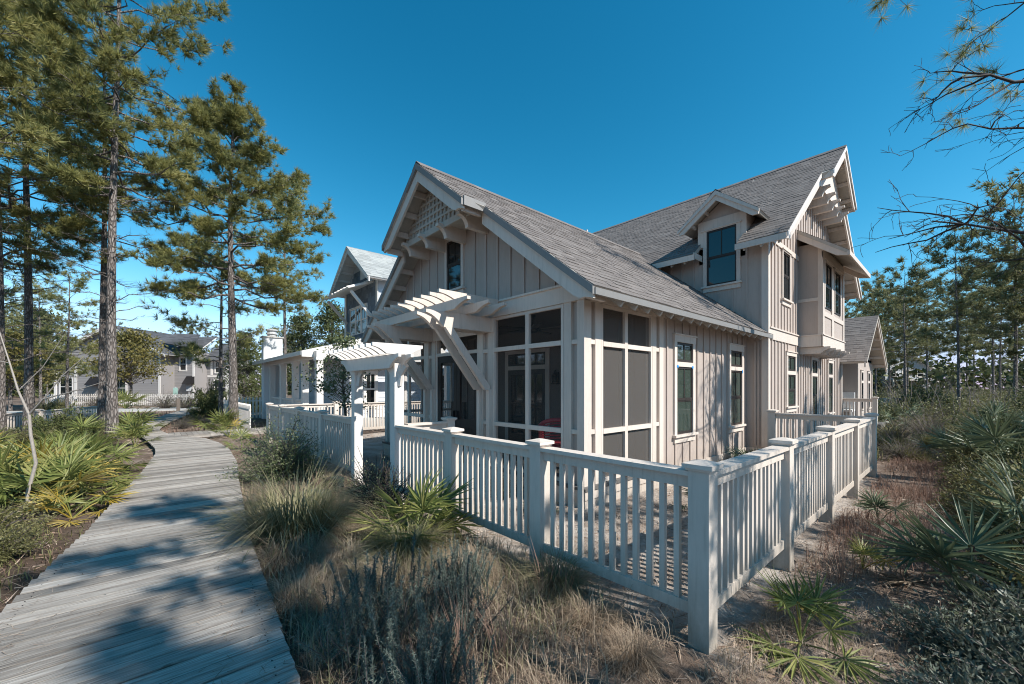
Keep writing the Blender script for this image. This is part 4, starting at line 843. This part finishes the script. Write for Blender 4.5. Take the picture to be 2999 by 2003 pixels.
put_tree(PD,'blurred pine at the far left edge, leftmost trunk',(-3.6,20.6,0),1.0,3.3)
put_tree(PB,'second pine from the left edge with bare dark lower limbs',(-3.2,21.9,0),.98,4.6)
put_tree(PD,'bright green pine crown filling the upper left corner',(-4.9,15.6,0),.92,1.0)
put_tree(PE,'small dark pine half hidden behind the round-topped pine',(2.45,23.2,0),1,1.9)
put_tree(PC,'slender open pine in front of the cottage chimney',(6.3,28.3,0),.98,2.9)
put_tree(PG,'pine leaning over the far walk left of the grey house',(-7,30,0),.85,2.9)
put_tree(PE,'young pine in the gap between the two left pines and the big boardwalk pine',at(22,-24.2),.85,1.1)
put_tree(PE,'young pine left of the far grey house, beyond the low white fence',at(27,-31.5),.95,3.1)
# pines out of view on the right that shade the walk, the fence and the wall
sh=[((2.95,-2.5),PT,1,1.2),((1.75,-6.9),PT,1.0,3.2),((2.9,-6.6),PT,1.05,.2),((6.1,-3.0),PE,.62,2.2),((4.2,-3.3),PE,.6,.7),((16.5,-5.6),PA,.72,5.0),((10.15,-1.75),PS,1,4.0)]
for (x,y),ms,sc,rz in sh: put_tree(ms,'pine standing to the right of the path, outside the picture',(x,y,0),sc,rz,'pines right of the path')
right=[(45,40.5,PF,1.0),(52,44.5,PF,1.05),(30,29.2,PG,.92),(37,38,PF,.85),(24,26.5,PF,.78),(23,28.6,PG,.8),(21,27.5,PF,.7),(42,50,PF,1.1),(60,56,PF,1.2),(58,64,PF,1.2),(48,58,PF,1.1),(33,44,PF,1.0),(64,72,PF,1.2),(40,36,PG,.9),(70,62,PF,1.2),(70,80,PF,1.3),(24,29.9,PF,1.0),(38,36.9,PF,.8),(44,42.8,PG,.95),(55,53.8,PF,1.0),(22,29,PF,.95)]
for i,(d,l,ms,sc) in enumerate(right): put_tree(ms,'pine in the woodland beyond the sandy path on the right',at(d,l),sc,i*1.7,'woodland pines on the right')
left=[(70,-80,PF,1.0),(66,-66,PG,1.1),(72,-58,PF,.95),(60,-46,PF,.8),(58,-33,PF,.72),(62,-28,PG,.8),(54,-29,PG,.75),(40,-46,PG,.75),(34,-43,PF,.62),(75,-40,PF,.85),(46,-58,PF,.95),(80,-30,PF,.9)]
for i,(d,l,ms,sc) in enumerate(left): put_tree(ms,'pine in the woodland behind the far houses on the left',at(d,l),sc,i*2.3,'woodland pines on the left')
# broadleaf trees: trunk, branches, leaf clumps
def broad(seed,H,cb,Rx,ncl,nleaf,L,wd,mn,r0=.12,bark='bark',cl=.55):
    rg=np.random.default_rng(seed); tr=MB(); lm=MB(); tr.tube([(0,0,-.1),(0.03,0,H*.3),(-.03,.04,H*.6),(0,0,H*.85)],[r0*1.2,r0*.9,r0*.6,r0*.2],8); C=[]
    for i in range(ncl):
        s=rg.uniform(0,1); z=H*(cb+(1-cb)*s); rr=Rx*max(.15,math.sin(math.pi*min(.95,.2+.75*s)))*rg.uniform(.25,1); a=rg.uniform(0,6.3); c=np.array([rr*math.cos(a),rr*math.sin(a),z]); b=np.array([0,0,max(H*cb*.7,z-rr*.7)])
        lm.tube([b,(b+c)/2+rg.normal(size=3)*.08*rr,c],[r0*.28,r0*.18,r0*.05],4); k=int(nleaf*rg.uniform(.5,1.4)); C.append(c+rg.normal(size=(k,3))*np.array([1,1,.6])*cl*rg.uniform(.6,1.2))
    C=np.concatenate(C); V,F=leaves(C,L,wd,rg); a=tr.mesh('trunk',smooth=True);a.materials.append(M[bark]); b=lm.mesh('branches',smooth=True); b.materials.append(M[bark]); c=mesh_np('foliage',V,F); c.materials.append(M[mn]); return a,b,c
B1=broad(21,6.8,.38,3.4,90,70,.28,.13,'oak',.12); B2=broad(22,9,.3,3.6,110,70,.3,.13,'needle2',.16); B3=broad(23,11,.12,3.0,130,90,.3,.14,'cedar',.2); B4=broad(24,2.75,.42,.85,60,40,.075,.045,'shrub',.035,cl=.16)
bp=('trunk','branches','foliage')
put_tree(B1,'bronze-leaved tree in front of the far grey house',at(37,-34.9),.95,0,None,'broadleaf_tree','tree',None,bp)
put_tree(B2,'bushy green tree left of the far grey house roof',at(31,-36.8),.82,1,None,'broadleaf_tree','tree',None,bp)
put_tree(B1,'low green tree at the far left behind the white fence',at(27,-33.5),.75,2,None,'broadleaf_tree','tree',None,bp)
put_tree(B3,'dark evergreen tree behind the cottage porch roof, right one',at(46,-20.5),1.0,0,None,'evergreen_tree','tree',None,bp)
put_tree(B3,'dark evergreen tree behind the cottage porch roof, left one',at(48,-25.0),.92,2,None,'evergreen_tree','tree',None,bp)
put_tree(B3,'dark evergreen tree left of the stucco chimney',at(40,-26.5),.62,4,None,'evergreen_tree','tree',None,bp)
put_tree(B4,'small leafy yard tree seen through the arbor',(3.57,10.2,0),1,0,None,'yard_tree','tree',None,bp)
# the near right hand tree: its bare limbs and needle sprays reach into the frame
rg=np.random.default_rng(77); T=thing('pine_tree','bare-limbed pine overhanging the upper right corner','tree',(10.3,-1.25,0)); tk=MB(); tk.tube([(10.3,-1.25,-.1),(10.35,-1.2,3),(10.25,-1.3,6),(10.3,-1.2,9.5)],[.17,.14,.11,.06],10); tk.build('trunk','bark',T,smooth=True)
lb=MB(); TC=[];TD=[]
def bare(p,d,L,r,lev,green=False):
    p=np.array(p,float); d=np.array(d,float); pts=[p]; n_=5
    for i in range(n_):
        d=unit(d+rg.normal(size=3)*.17+np.array([0,0,-.05 if lev else .02])); pts.append(pts[-1]+d*L/n_)
    lb.tube(pts,[max(.0035,r*(1-.72*i/n_)) for i in range(n_+1)],5 if r>.012 else 3)
    if lev<3:
        for k in range((5,4,3)[lev] if not green else 5):
            q=rg.integers(1,n_+1); dd=unit(pts[q]-pts[q-1]); bare(pts[q],unit(dd*.8+rg.normal(size=3)*.55),L*rg.uniform(.35,.6),max(.004,r*.45),lev+1,green)
    elif green:
        TC.append(pts[-1]); TD.append(d)
    if green and lev>=1: TC.append(pts[-1]); TD.append(d)
bare((10.25,-1.25,5.9),(-1.35,1.25,-.05),2.0,.038,0); bare((10.3,-1.2,5.4),(-1.5,1.3,.12),1.7,.026,0)
bare((10.3,-1.2,3.9),(-1.7,1.6,-.1),2.2,.036,0); bare((10.3,-1.2,3.2),(-1.1,1.4,.65),1.9,.026,0)
for z,dx,dy in ((8.7,-1.3,1.1),(9.1,-1.2,1.3),(7.6,-.3,.8),(9.3,-1.5,1.0),(6.6,-.1,.7)): bare((10.28,-1.2,z),(dx,dy,.12),1.9 if z>8 else 1.1,.022,1,True)
lb.build('limbs','darktwig',T,smooth=True); V,F=needles(np.array(TC),np.array(TD),26,.24,.006,rg,.9,-.05); o=link('crown',mesh_np('crown',V-np.array([10.3,-1.25,0]),F),T,'needle')
# sapling by the palmettos
T=thing('bare_sapling','pale crooked bare sapling among the palmettos on the left','tree',(-1.12,7.79,0)); lb=MB(); b0_=Vector((-1.12,7.79,-.05))
def sp_(pts,rs): lb.tube([b0_+Vector(p) for p in pts],[r*.7 for r in rs],7)
sp_([(0,0,0),(-.03,.01,.3),(.05,-.05,.7),(.0,.0,1.05),(-.02,.05,1.32)],[.032,.028,.026,.024,.022]); sp_([(-.02,.05,1.3),(-.12,.13,1.6),(-.2,.2,1.95),(-.33,.3,2.5)],[.02,.016,.012,.006]); sp_([(-.02,.05,1.3),(.12,-.1,1.5),(.36,-.3,1.58),(.7,-.6,1.72)],[.018,.014,.01,.005]); sp_([(.12,-.1,1.5),(.3,-.25,1.8),(.55,-.4,2.1)],[.011,.008,.004]); sp_([(-.12,.13,1.6),(.1,0,1.9),(.3,-.2,2.3)],[.01,.007,.004]); sp_([(-.2,.2,1.95),(-.4,.4,2.0),(-.6,.5,2.2)],[.008,.006,.003])
lb.build('stem','palebark',T,smooth=True)
# palmettos: fans of folded blades on stalks
def frond(seed,nb,Rl,st,wd):
    rg=np.random.default_rng(seed); mb=MB(); mb.tube([(0,0,0),(st*.35,0,st*.55),(st*.72,0,st*.88)],[.012,.009,.007],4); c=np.array([st*.72,0,st*.88]); ax=unit(np.array([.75,0,.62])); sd_=np.array([0,1.,0]); nm=np.cross(ax,sd_)
    for i in range(nb):
        a=R(-118+236*i/(nb-1))+rg.normal()*.04; d=unit(ax*math.cos(a)+sd_*math.sin(a)+nm*(-.10+.12*rg.normal())); L=Rl*(.62+.38*math.cos(a*.62))*rg.uniform(.9,1.08); s=unit(np.cross(d,nm)); dr=np.array([0,0,-1])*L*(.0+.05*rg.random())
        p0=c+d*.02; m=c+d*L*.45+dr*.1; e=c+d*L+dr; w_=wd*rg.uniform(.8,1.15); fold=nm*w_*.35
        mb.add([p0-s*w_*.18,p0+s*w_*.18,m-s*w_*.5+fold,m,m+s*w_*.5+fold,e],[(0,3,2),(0,1,3),(1,4,3),(2,3,5),(3,4,5)])
    return mb
FRO={}
for mn in ('palm','palmd','palmy','palmx'):
    FRO[mn]=[]
    for k in range(3):
        me=frond(100+k,25,.42,.40,.027).mesh('palmetto_frond'); me.materials.append(M[mn]); FRO[mn].append(me)
prd=random.Random(12)
def palmetto(label,x,y,sc=1,n=13,mn='palm',group=None,yel=.06,low=.0):
    f=thing('palmetto',label,'palmetto',(x,y,float(gz(x,y))),group)
    for i in range(n):
        dead=n>9 and i>=n-3; o=link('frond',prd.choice(FRO['palmx' if dead else 'palmy' if prd.random()<(yel*.3 if mn=='palmd' else yel) else mn]),f); t=i*2.4+prd.uniform(-.4,.4)
        o.rotation_euler=(prd.uniform(-.25,.25),prd.uniform(.7,1.0) if dead else prd.uniform(-.55,.75),t); s=sc*prd.uniform(.75,1.15); o.scale=(s,s,s)
    return f
palmetto('bright green palmetto against the front fence behind the dry grass',2.02,3.7,1.0,20)
palmetto('palmetto at the foot of the near corner post on the right',3.2,.72,.62,9,'palm')
palmetto('large dark palmetto at the lower right edge',4.55,-.02,1.05,13,'palmd')
palmetto('dark palmetto behind the lower right one, cut by the frame',5.7,-.42,1.1,12,'palmd')
palmetto('small sparse palmetto by the side fence bottom rail',4.85,.62,.45,6,'palm'); palmetto('small dark palmetto just past the second side fence post',6.3,.66,.5,6,'palmd')
palmetto('small palmetto inside the fence on the pale sand',5.3,2.2,.5,6,'palmd'); palmetto('thin palmetto against the house wall under the second window',9.0,2.85,.75,8,'palmd')
palmetto('dark palmetto in the middle of the sandy path on the right',13.4,.25,1.15,14,'palmd'); palmetto('taller dark palmetto right of the sandy path',14.8,-.45,1.3,15,'palmd')
lp=[(-1.49,10.4),(-.85,9.0),(-1.5,8.7),(-.75,10.6),(-1.35,12.4),(-2.1,10.2),(-2.3,12.5),(-1.05,11.6),(-1.9,9.4),(-1.2,9.7),(-1.75,11.4),(-.95,8.1),(-2.6,11.0)]
for x,y in lp: palmetto('sunlit palmetto in the dense clump left of the boardwalk',x,y,prd.uniform(.9,1.1),17,'palm','palmetto clump left of the boardwalk',.10)
palmetto('yellowing low palmetto at the boardwalk edge below the clump',-.72,7.3,.75,9,'palm',None,.5)
palmetto('palmetto at the left foot of the large boardwalk pine',-1.35,16.6,1.2,12); palmetto('palmetto right behind the large boardwalk pine',-.45,18.2,1.3,12); palmetto('palmetto at the boardwalk bend in front of the pine',-.32,14.9,1.05,12); palmetto('palmetto by the foot of the round-topped pine',1.95,18.0,1.2,12); palmetto('low palmetto between the side walk and the round bush',1.85,15.4,1.0,10); palmetto('yellowish palmetto beside the boardwalk left of the round bush',1.72,12.2,.8,10)
palmetto('spiky palm in front of the far picket fence',*at(29.5,-28.2).xy,2.2,14)
rp_=[(8.3,-.55),(9.9,-1.9),(11.2,-.6),(16,-1.2),(18.5,-.6),(17.5,-2.6),(20.5,-1.8),(22,-.8),(19.5,-3.6),(24,-1.6),(23.5,1.6),(21,1.8),(12.2,-1.9),(26,-3),(28,-1)]
for x,y in rp_: palmetto('palmetto in the shaded undergrowth on the right',x,y,prd.uniform(1.1,1.5),12,'palmd','palmettos in the right undergrowth',.08)
# shrubs
def shrub(seed,rx,h,ns,nl,L,wd,mn,bk='twig',low=.15,up=.3,lift=0.0):
    rg=np.random.default_rng(seed); st=MB(); C=[]; D=[]
    for i in range(ns):
        a=rg.uniform(0,6.3); e=math.acos(rg.uniform(low,1)); q=rg.uniform(.7,1.05)*(1+.18*math.sin(3*a+seed)); tip=np.array([rx*math.sin(e)*math.cos(a)*q,rx*math.sin(e)*math.sin(a)*q,h*math.cos(e)*q+lift]); b=np.array([rg.normal()*.06*rx,rg.normal()*.06*rx,-.02]); mid=(b+tip)/2+np.array([0,0,.10*h])+rg.normal(size=3)*.06*rx
        st.tube([b,mid,tip],[.009,.006,.003],3); k=int(nl*rg.uniform(.6,1.3)); t=rg.uniform(.3,1.04,(k,1)); c=(1-t)**2*b+2*t*(1-t)*(mid*1.0)+t**2*tip; C.append(c+rg.normal(size=(k,3))*.045*rx**.5); D.append(np.repeat([unit(tip-mid)],k,0))
    C=np.concatenate(C);D=np.concatenate(D); V,F=leaves(C,L,wd,rg,up,D); a=st.mesh('stems',smooth=True); a.materials.append(M[bk]); b=mesh_np('foliage',V,F); b.materials.append(M[mn]); return a,b
def put_shrub(ms,label,x,y,sc=1,rz=0,group=None,name='shrub',cat='shrub',sz=None):
    o=thing(name,label,cat,(x,y,float(gz(x,y))),group,rz); o.scale=(sc,sc,sz or sc)
    for n_,me in zip(('stems','foliage'),ms): link(n_,me,o)
    return o
S1=shrub(31,.78,1.05,190,75,.038,.016,'shrub',low=.0); put_shrub(S1,'round small-leaved bush beside the boardwalk before the shaded fence',1.72,7.9)
S2=shrub(32,.55,.72,150,10,.03,.012,'shrub','darktwig',low=.25); put_shrub(S2,'dark twiggy bush in the arbor opening',2.45,5.75,1.0); put_shrub(S2,'dark twiggy bush behind the bright palmetto',2.25,4.9,.95,2)
S3=shrub(33,.75,.75,130,60,.055,.024,'olive',low=.05); S4=shrub(34,.6,.42,120,60,.05,.017,'darkleaf',low=.0); S5=shrub(35,1.1,1.3,140,70,.09,.04,'cedar',low=.0); S6=shrub(36,.9,.95,150,14,.03,.012,'olive','twig',low=.2)
for i,(x,y,s) in enumerate([(5.1,-.5,.75),(5.6,-1.0,1.0),(6.9,-.35,.7),(7.2,-.12,.5),(8.2,-.3,.68),(9.3,-.15,.68),(10.2,-.4,.8),(11.2,-.15,.75),(12.2,-.4,.9),(13.6,-.8,1.0),(6.15,-.62,.9),(7.3,-.75,1.0),(8.4,-1.1,1.1),(6.9,-1.5,1.2),(9.6,-1.5,1.2),(10.8,-1.2,1.1),(8.0,-2.2,1.3),(11.6,-2.2,1.3)]): put_shrub(S3,'yellow-green shrub in the thicket right of the sandy path',x,y,s,i*1.3,'yellow-green thicket shrubs')
for i,(x,y,s) in enumerate([(3.8,.0,.7),(4.3,-.35,.9),(3.05,-.05,.6),(4.9,-.75,1.0),(3.5,-.3,.8)]): put_shrub(S4,'low blue-green shrub in the lower right corner',x,y,s,i*1.1,'low blue-green shrubs at lower right')
for i,(x,y,s) in enumerate([(13,-3.2,.9),(15.5,-4,1.0),(18,-4.8,1.1),(21,-4.5,1.2),(25,-5,1.3),(16.5,-1.9,.6),(24,-2.6,1.0),(28,-3.5,1.3),(32,-3,1.5),(30,.8,1.0),(34,1.5,1.4),(27,3.0,.8)]): put_shrub(S5 if i%3 else S6,'bush in the shaded woodland undergrowth on the right',x,y,s,i,'woodland bushes on the right')
for i,(x,y,s) in enumerate([(8.8,-.55,.8),(10.6,-.7,.8),(12.8,-.2,.6),(14.2,-.3,.7),(15.6,-.5,.8),(17,-.9,1.0),(18.4,-.1,.7),(20,.3,.8)]): put_shrub(S5,'green leafy bush at the right edge beyond the yellow-green thicket',x,y,s*.62,i*1.9,'green bushes at the right edge')
for i,(x,y,s) in enumerate([(12.5,.9,.7),(15.5,1.3,.8),(17.3,.7,.9),(19.5,.9,1.0),(22,3,1.0),(25.5,3.4,1.2)]): put_shrub(S6,'dry twiggy bush along the far sandy path',x,y,s,i*2,'dry bushes along the sandy path')
for i,(x,y,s) in enumerate([(-2.4,16.5,.8),(-2.2,18.6,.8),(-2.9,14.6,.85),(-1.7,19.6,.6),(-3.4,17.0,1.0),(-1.4,14.6,.5),(-4.2,14.2,1.1)]): put_shrub(S5 if i%2 else S3,'bush between the palmetto clump and the low white fence',x,y,s,i,'bushes before the low white fence')
for i,(x,y,s) in enumerate([(-1.25,6.6,.8),(-1.7,7.4,.9),(-1.05,5.9,.6),(-1.6,6.2,.8),(-1.3,5.1,.6)]): put_shrub(S4 if i%2 else S3,'low weed at the left edge of the boardwalk',x,y,s*.7,i,'weeds at the left edge')
put_shrub(S5,'tall dark holly bush left of the round-topped pine',2.3,27.2,.9,1,sz=1.6); put_shrub(S6,'dry bush in the planting island by the side walk',.95,20.3,.6); put_shrub(S3,'low bush in the planting island behind the dry one',1.4,22.3,.6); put_shrub(S5,'low hedge beyond the pines beside the cottage chimney',5.2,30.5,.9,0,sz=1.1); put_shrub(S5,'clipped hedge left of the stucco chimney',3.4,29.2,.9,2,sz=1.1)
for d,l in ((30.5,-31.2),(29.8,-25.6),(30.2,-24.4)): put_shrub(S6,'dry bush in front of the far picket fence',*at(d,l).xy,1.5,l,'dry bushes at the far picket fence')
put_shrub(S3,'green shrub at the far left before the picket fence',*at(25.5,-28.8).xy,1.3,1)
put_shrub(S2,'low dark shrub against the porch skirt behind the fence',3.75,4.4,.6,1); put_shrub(S4,'broad-leaved dark plant beside the porch corner',3.7,3.6,.45,2)
# grey-green needle-leaved bush in the foreground
def sagebush(seed,ns,h,r,mn='sage'):
    rg=np.random.default_rng(seed); st=MB(); Cs=[];Ds=[]
    for i in range(ns):
        a=rg.uniform(0,6.3); e=rg.uniform(0,.75); L=h*rg.uniform(.55,1.1); b=np.array([rg.normal()*r*.25,rg.normal()*r*.25,-.02]); d=np.array([math.sin(e)*math.cos(a),math.sin(e)*math.sin(a),math.cos(e)]); tip=b+d*L; mid=b+d*L*.5+rg.normal(size=3)*.04+np.array([d[0],d[1],0])*.05
        st.tube([b,mid,tip],[.006,.004,.002],3); k=int(150*L/h); t=rg.uniform(.22,1,(k,1)); c=(1-t)**2*b+2*t*(1-t)*mid+t*t*tip; Cs.append(c); Ds.append(np.repeat([d],k,0))
    C=np.concatenate(Cs);D=np.concatenate(Ds); V,F=needles(C,D,2,.03,.0055,rg,1.25,.1); a=st.mesh('stems',smooth=True); a.materials.append(M['twig']); b=mesh_np('foliage',V,F); b.materials.append(M[mn]); return a,b
SG=sagebush(41,80,.68,.75)
put_shrub(SG,'large grey-green feathery bush in the near foreground beside the boardwalk',1.02,2.3,.85); put_shrub(SG,'grey-green feathery bush just right of the large one',1.45,2.2,.7,2); put_shrub(SG,'grey-green feathery bush at the bottom edge',1.0,1.72,.72,4); put_shrub(SG,'small grey-green feathery bush before the fence',1.75,2.55,.6,3)
# bunch grasses
def clump(seed,n,h,r,wd,mn,droop=.8,tilt=.9):
    rg=np.random.default_rng(seed); a=rg.uniform(0,6.3,n); q=np.sqrt(rg.uniform(0,1,n))*r; P=np.stack([q*np.cos(a),q*np.sin(a),np.full(n,-.02)],-1); V,F=blades(P,a+rg.normal(size=n)*.6,np.abs(rg.normal(size=n))*.42*tilt+q/r*.35,h*rg.uniform(.5,1.15,n),wd,rg,droop); me=mesh_np('grass_blades',V,F); me.materials.append(M[mn]); return me
CG=clump(51,1300,.9,.2,.0068,'grassg',1.15,1.15); CD=clump(52,900,.66,.24,.0065,'grassd',1.5,1.4); CW=clump(53,260,.8,.2,.011,'grassd',.9); CR=clump(54,46,.85,.05,.006,'grassr',.3,.45); CY_=clump(55,500,.6,.22,.014,'olive',.9)
def grass(me,label,x,y,sc=1,rz=0,group=None,name='grass_clump',sz=None):
    o=thing(name,label,'grass',(x,y,float(gz(x,y))),group,rz); o.scale=(sc,sc,sz or sc); link('blades',me,o,kind='stuff'); return o
grass(CG,'large arching green and straw bunch grass spilling onto the boardwalk',1.14,4.7,1.22); grass(CG,'bunch grass in front of the bright palmetto',1.72,3.35,.72,2)
grass(CD,'dry tan bunch grass drooping beside the boardwalk edge',.98,4.0,.75); grass(CD,'dry bunch grass between the palmetto and the feathery bush',1.45,3.05,.7,1)
for i,(x,y,sc_) in enumerate([(.82,3.25,.6),(.95,2.95,.5),(1.3,3.7,.6),(1.95,2.75,.6),(1.6,4.35,.6),(1.05,3.5,.55),(2.2,2.9,.5),(.95,5.6,.6),(1.5,5.6,.6),(1.9,5.2,.5),(1.6,2.6,.5),(2.25,1.7,.45),(2.1,1.3,.4)]): grass(CD,'dry tan grass tuft among the bunch grasses of the front bed',x,y,sc_,i*1.3,'dry grass tufts in the front bed')
grass(CG,'wiry grass clump at the foot of the second fence post',2.4,2.15,.5,3)
for i,(x,y,s) in enumerate([(13.4,.95,.9),(14.4,1.25,1.0),(12.6,.75,.8),(15.6,.6,1.0),(17,1.6,1.1),(19,.0,1.1)]): grass(CY_,'yellow-green grass tuft along the end of the side fence',x,y,s,i*1.7,'grass tufts along the side fence')
for i,(x,y) in enumerate([(1.06,1.95),(1.28,1.85),(1.5,1.75),(2.22,2.1),(2.0,6.9),(2.15,6.6),(4.4,.7),(2.3,2.0)]): grass(CR,'upright russet broomsedge stalks in the foreground bed',x,y,.62,i,'russet broomsedge stalks',name='broomsedge')
# green valve box in the grass
v=thing('valve_box','green irrigation box half buried beside the round bush','valve box',(1.9,6.95,0)); MB().lathe((1.85,6.6,-.15),[(.26,0),(.26,.13),(.23,.14),(.22,.12),(0,.12)],20).build('rim','valve',v); MB().box(2.12,2.38,6.8,7.05,-.05,.1).build('lid','blacklid',v)
# ground litter and thin grass, too many to count
rg=np.random.default_rng(99)
def allowed(x,y):
    wl=(x>interp(LE,y)-.03)&(x<interp(RE,y)+.03)&(y<36); hs_=(x>4.1)&(x<18.2)&(y>2.83)&(y<12)&~((x>4.1)&(x<10)&(y<3.25)); return ~(wl|hs_)
def scatter(n,x0,x1,y0,y1,fall=None):
    x=rg.uniform(x0,x1,n); y=rg.uniform(y0,y1,n); k=allowed(x,y)
    if fall: k&=rg.uniform(0,1,n)<np.clip((fall/np.maximum(np.hypot(x,y),.5))**1.5,0,1)
    return x[k],y[k]
x,y=scatter(240000,-6,16,-2.5,26,3.2); k=len(x); a=rg.uniform(0,6.3,k); d=np.stack([np.cos(a),np.sin(a),rg.normal(size=k)*.18],-1); L=rg.uniform(.04,.16,(k,1)); pr=np.stack([-np.sin(a),np.cos(a),rg.normal(size=k)*.5],-1)*rg.uniform(.0012,.0035,(k,1))*(1+np.hypot(x,y)/6)[:,None]; P=np.stack([x,y,gz(x,y)+rg.uniform(.002,.03,k)],-1)
link('fallen_straw',mesh_np('fallen_straw',np.stack([P-pr,P+pr,P+d*L],1).reshape(-1,3),np.arange(3*k).reshape(-1,3)),None,'straw',kind='stuff')
def field(nm,n,x0,x1,y0,y1,h,wd,mn,tilt=.35,fall=None,cluster=0.0):
    x,y=scatter(n,x0,x1,y0,y1,fall)
    if cluster:
        c=np.sin(2.3*x+1.1*np.sin(1.9*y))*np.sin(2.1*y+1.3*np.sin(1.7*x)); k=rg.uniform(-1,1,len(x))*cluster<c; x=x[k];y=y[k]
    k=len(x); V,F=blades(np.stack([x,y,gz(x,y)-.01],-1),rg.uniform(0,6.3,k),np.abs(rg.normal(size=k))*tilt,h*rg.uniform(.35,1.2,k),wd,rg,1.0); link(nm,mesh_np(nm,V,F),None,mn,kind='stuff')
field('dry_grass',26000,.62,2.56,1.2,7.4,.30,.0045,'grassd',.75,None,1.6); field('green_grass',7000,.62,2.56,1.6,7.4,.34,.0045,'grassg',.6,None,.8); field('dry_grass',9000,2.3,5,-.4,1.0,.14,.0045,'grassd',.8,None,1.2); field('dry_grass',5000,-3,-.45,3.5,10,.12,.006,'grassr',.8,None,1.0)
field('russet_grass',13000,4.2,13,-.35,1.0,.26,.006,'grassr',.45,None,.9); field('weeds',9000,-3,-.5,4,16,.2,.008,'olive',.5,None,.8)
field('russet_grass',5000,2.0,4.4,-.3,1.0,.10,.004,'grassd',.7,None,1.0); field('undergrowth',16000,12,40,-9,2.5,.45,.02,'olive',.5,None,.7); field('undergrowth',9000,-9,2.3,18,33,.3,.02,'grassr',.5,None,.6)
field('yard_weeds',1500,2.8,9,1.3,3.1,.09,.006,'grassd',.6,None,1.0)

# far wood that reads as one mass, and the tangle under the right-hand pines
def mass(nm,pts,nleaf,sx,sz,L,wd,mn,trunks=0):
    rg=np.random.default_rng(len(pts)); P=np.array(pts); C=np.repeat(P,nleaf,0); k=len(C); C=C+rg.normal(size=(k,3))*np.array([sx,sx,sz]); C[:,2]=np.abs(C[:,2]); V,F=leaves(C,L,wd,rg); link(nm,mesh_np(nm,V,F),None,mn,kind='stuff')
rr=random.Random(8); pts=[]
for i in range(700):
    a=R(rr.uniform(-50,150)); d=rr.uniform(88,135); h=rr.uniform(.3,1)**.6*9.5
    pts.append((d*math.cos(a),d*math.sin(a),rr.uniform(.5,h)))
mass('far_woodland',pts,150,2.8,1.5,1.0,.6,'cedar')
pts=[]
for i in range(420):
    d=rr.uniform(16,58); l=d*rr.uniform(.90,1.5); p=at(d,l)
    if p.y>3.2 and p.x<38: continue
    if abs(p.y-.6-.02*p.x)<1.1 and p.x<26: continue
    pts.append((p.x,p.y,rr.uniform(.1,.35)*(1+d/26)))
mass('undergrowth_leaves',pts,170,.75,.32,.11,.045,'olive'); tb=MB()
for x,y,z in pts[::2]:
    for k in range(3):
        a=rr.uniform(0,6.3); h=rr.uniform(.8,2.6); q=(x+rr.uniform(-.8,.8),y+rr.uniform(-.8,.8)); tb.tube([(*q,0),(q[0]+.15*h*math.cos(a),q[1]+.15*h*math.sin(a),h*.5),(q[0]+.35*h*math.cos(a+.5),q[1]+.35*h*math.sin(a+.5),h)],[.018,.012,.004],3)
tb.build('undergrowth_stems','twig',None,'stuff')

# needles and leaves blown onto the walk
k=1500; y=1.2+17*rg.uniform(0,1,k)**1.6; t=rg.uniform(0,1,k)**.5*np.where(rg.uniform(0,1,k)<.5,1,-1); lo=interp(LE,y); hi=interp(RE,y); x=(lo+hi)/2+t*(hi-lo)/2*.97; a=rg.uniform(0,6.3,k); d=np.stack([np.cos(a),np.sin(a),np.zeros(k)],-1); L=rg.uniform(.03,.13,(k,1)); pr=np.stack([-np.sin(a),np.cos(a),np.zeros(k)],-1)*.0022; P=np.stack([x,y,np.full(k,.106)],-1)
link('fallen_needles',mesh_np('fallen_needles',np.stack([P-pr,P+pr,P+d*L],1).reshape(-1,3),np.arange(3*k).reshape(-1,3)),None,'straw',kind='stuff')
sc_=MB()
for yy in np.arange(-1.2,6,.142):
    for tab,off in ((RE,-.09),(LE,.09)):
        for q in (-.035,.035): xx=interp(tab,yy)+off; sc_.box(xx-.0035,xx+.0035,yy+q-.0035,yy+q+.0035,.09,.1025)
sc_.build('screws','dark',bw,'stuff')
# look-alikes are told apart by their place, counted from the left as seen from the camera
ORD='leftmost second third fourth fifth sixth seventh eighth ninth tenth eleventh twelfth thirteenth fourteenth fifteenth sixteenth seventeenth eighteenth nineteenth twentieth twenty-first twenty-second twenty-third twenty-fourth twenty-fifth twenty-sixth'.split()
byl={}
for o in COL.objects:
    if o.parent is None and o.get('group') and o['group']!='pines right of the path': byl.setdefault(o['label'],[]).append(o)
for lab,os_ in byl.items():
    if len(os_)<2: continue
    os_.sort(key=lambda o:(o.location.x*RD.x+o.location.y*RD.y)/max(.1,o.location.x*FD.x+o.location.y*FD.y))
    for i,o in enumerate(os_): o['label']=lab+(', leftmost one' if i==0 else ', rightmost one' if i==len(os_)-1 else ', '+ORD[min(i,25)]+' from the left')
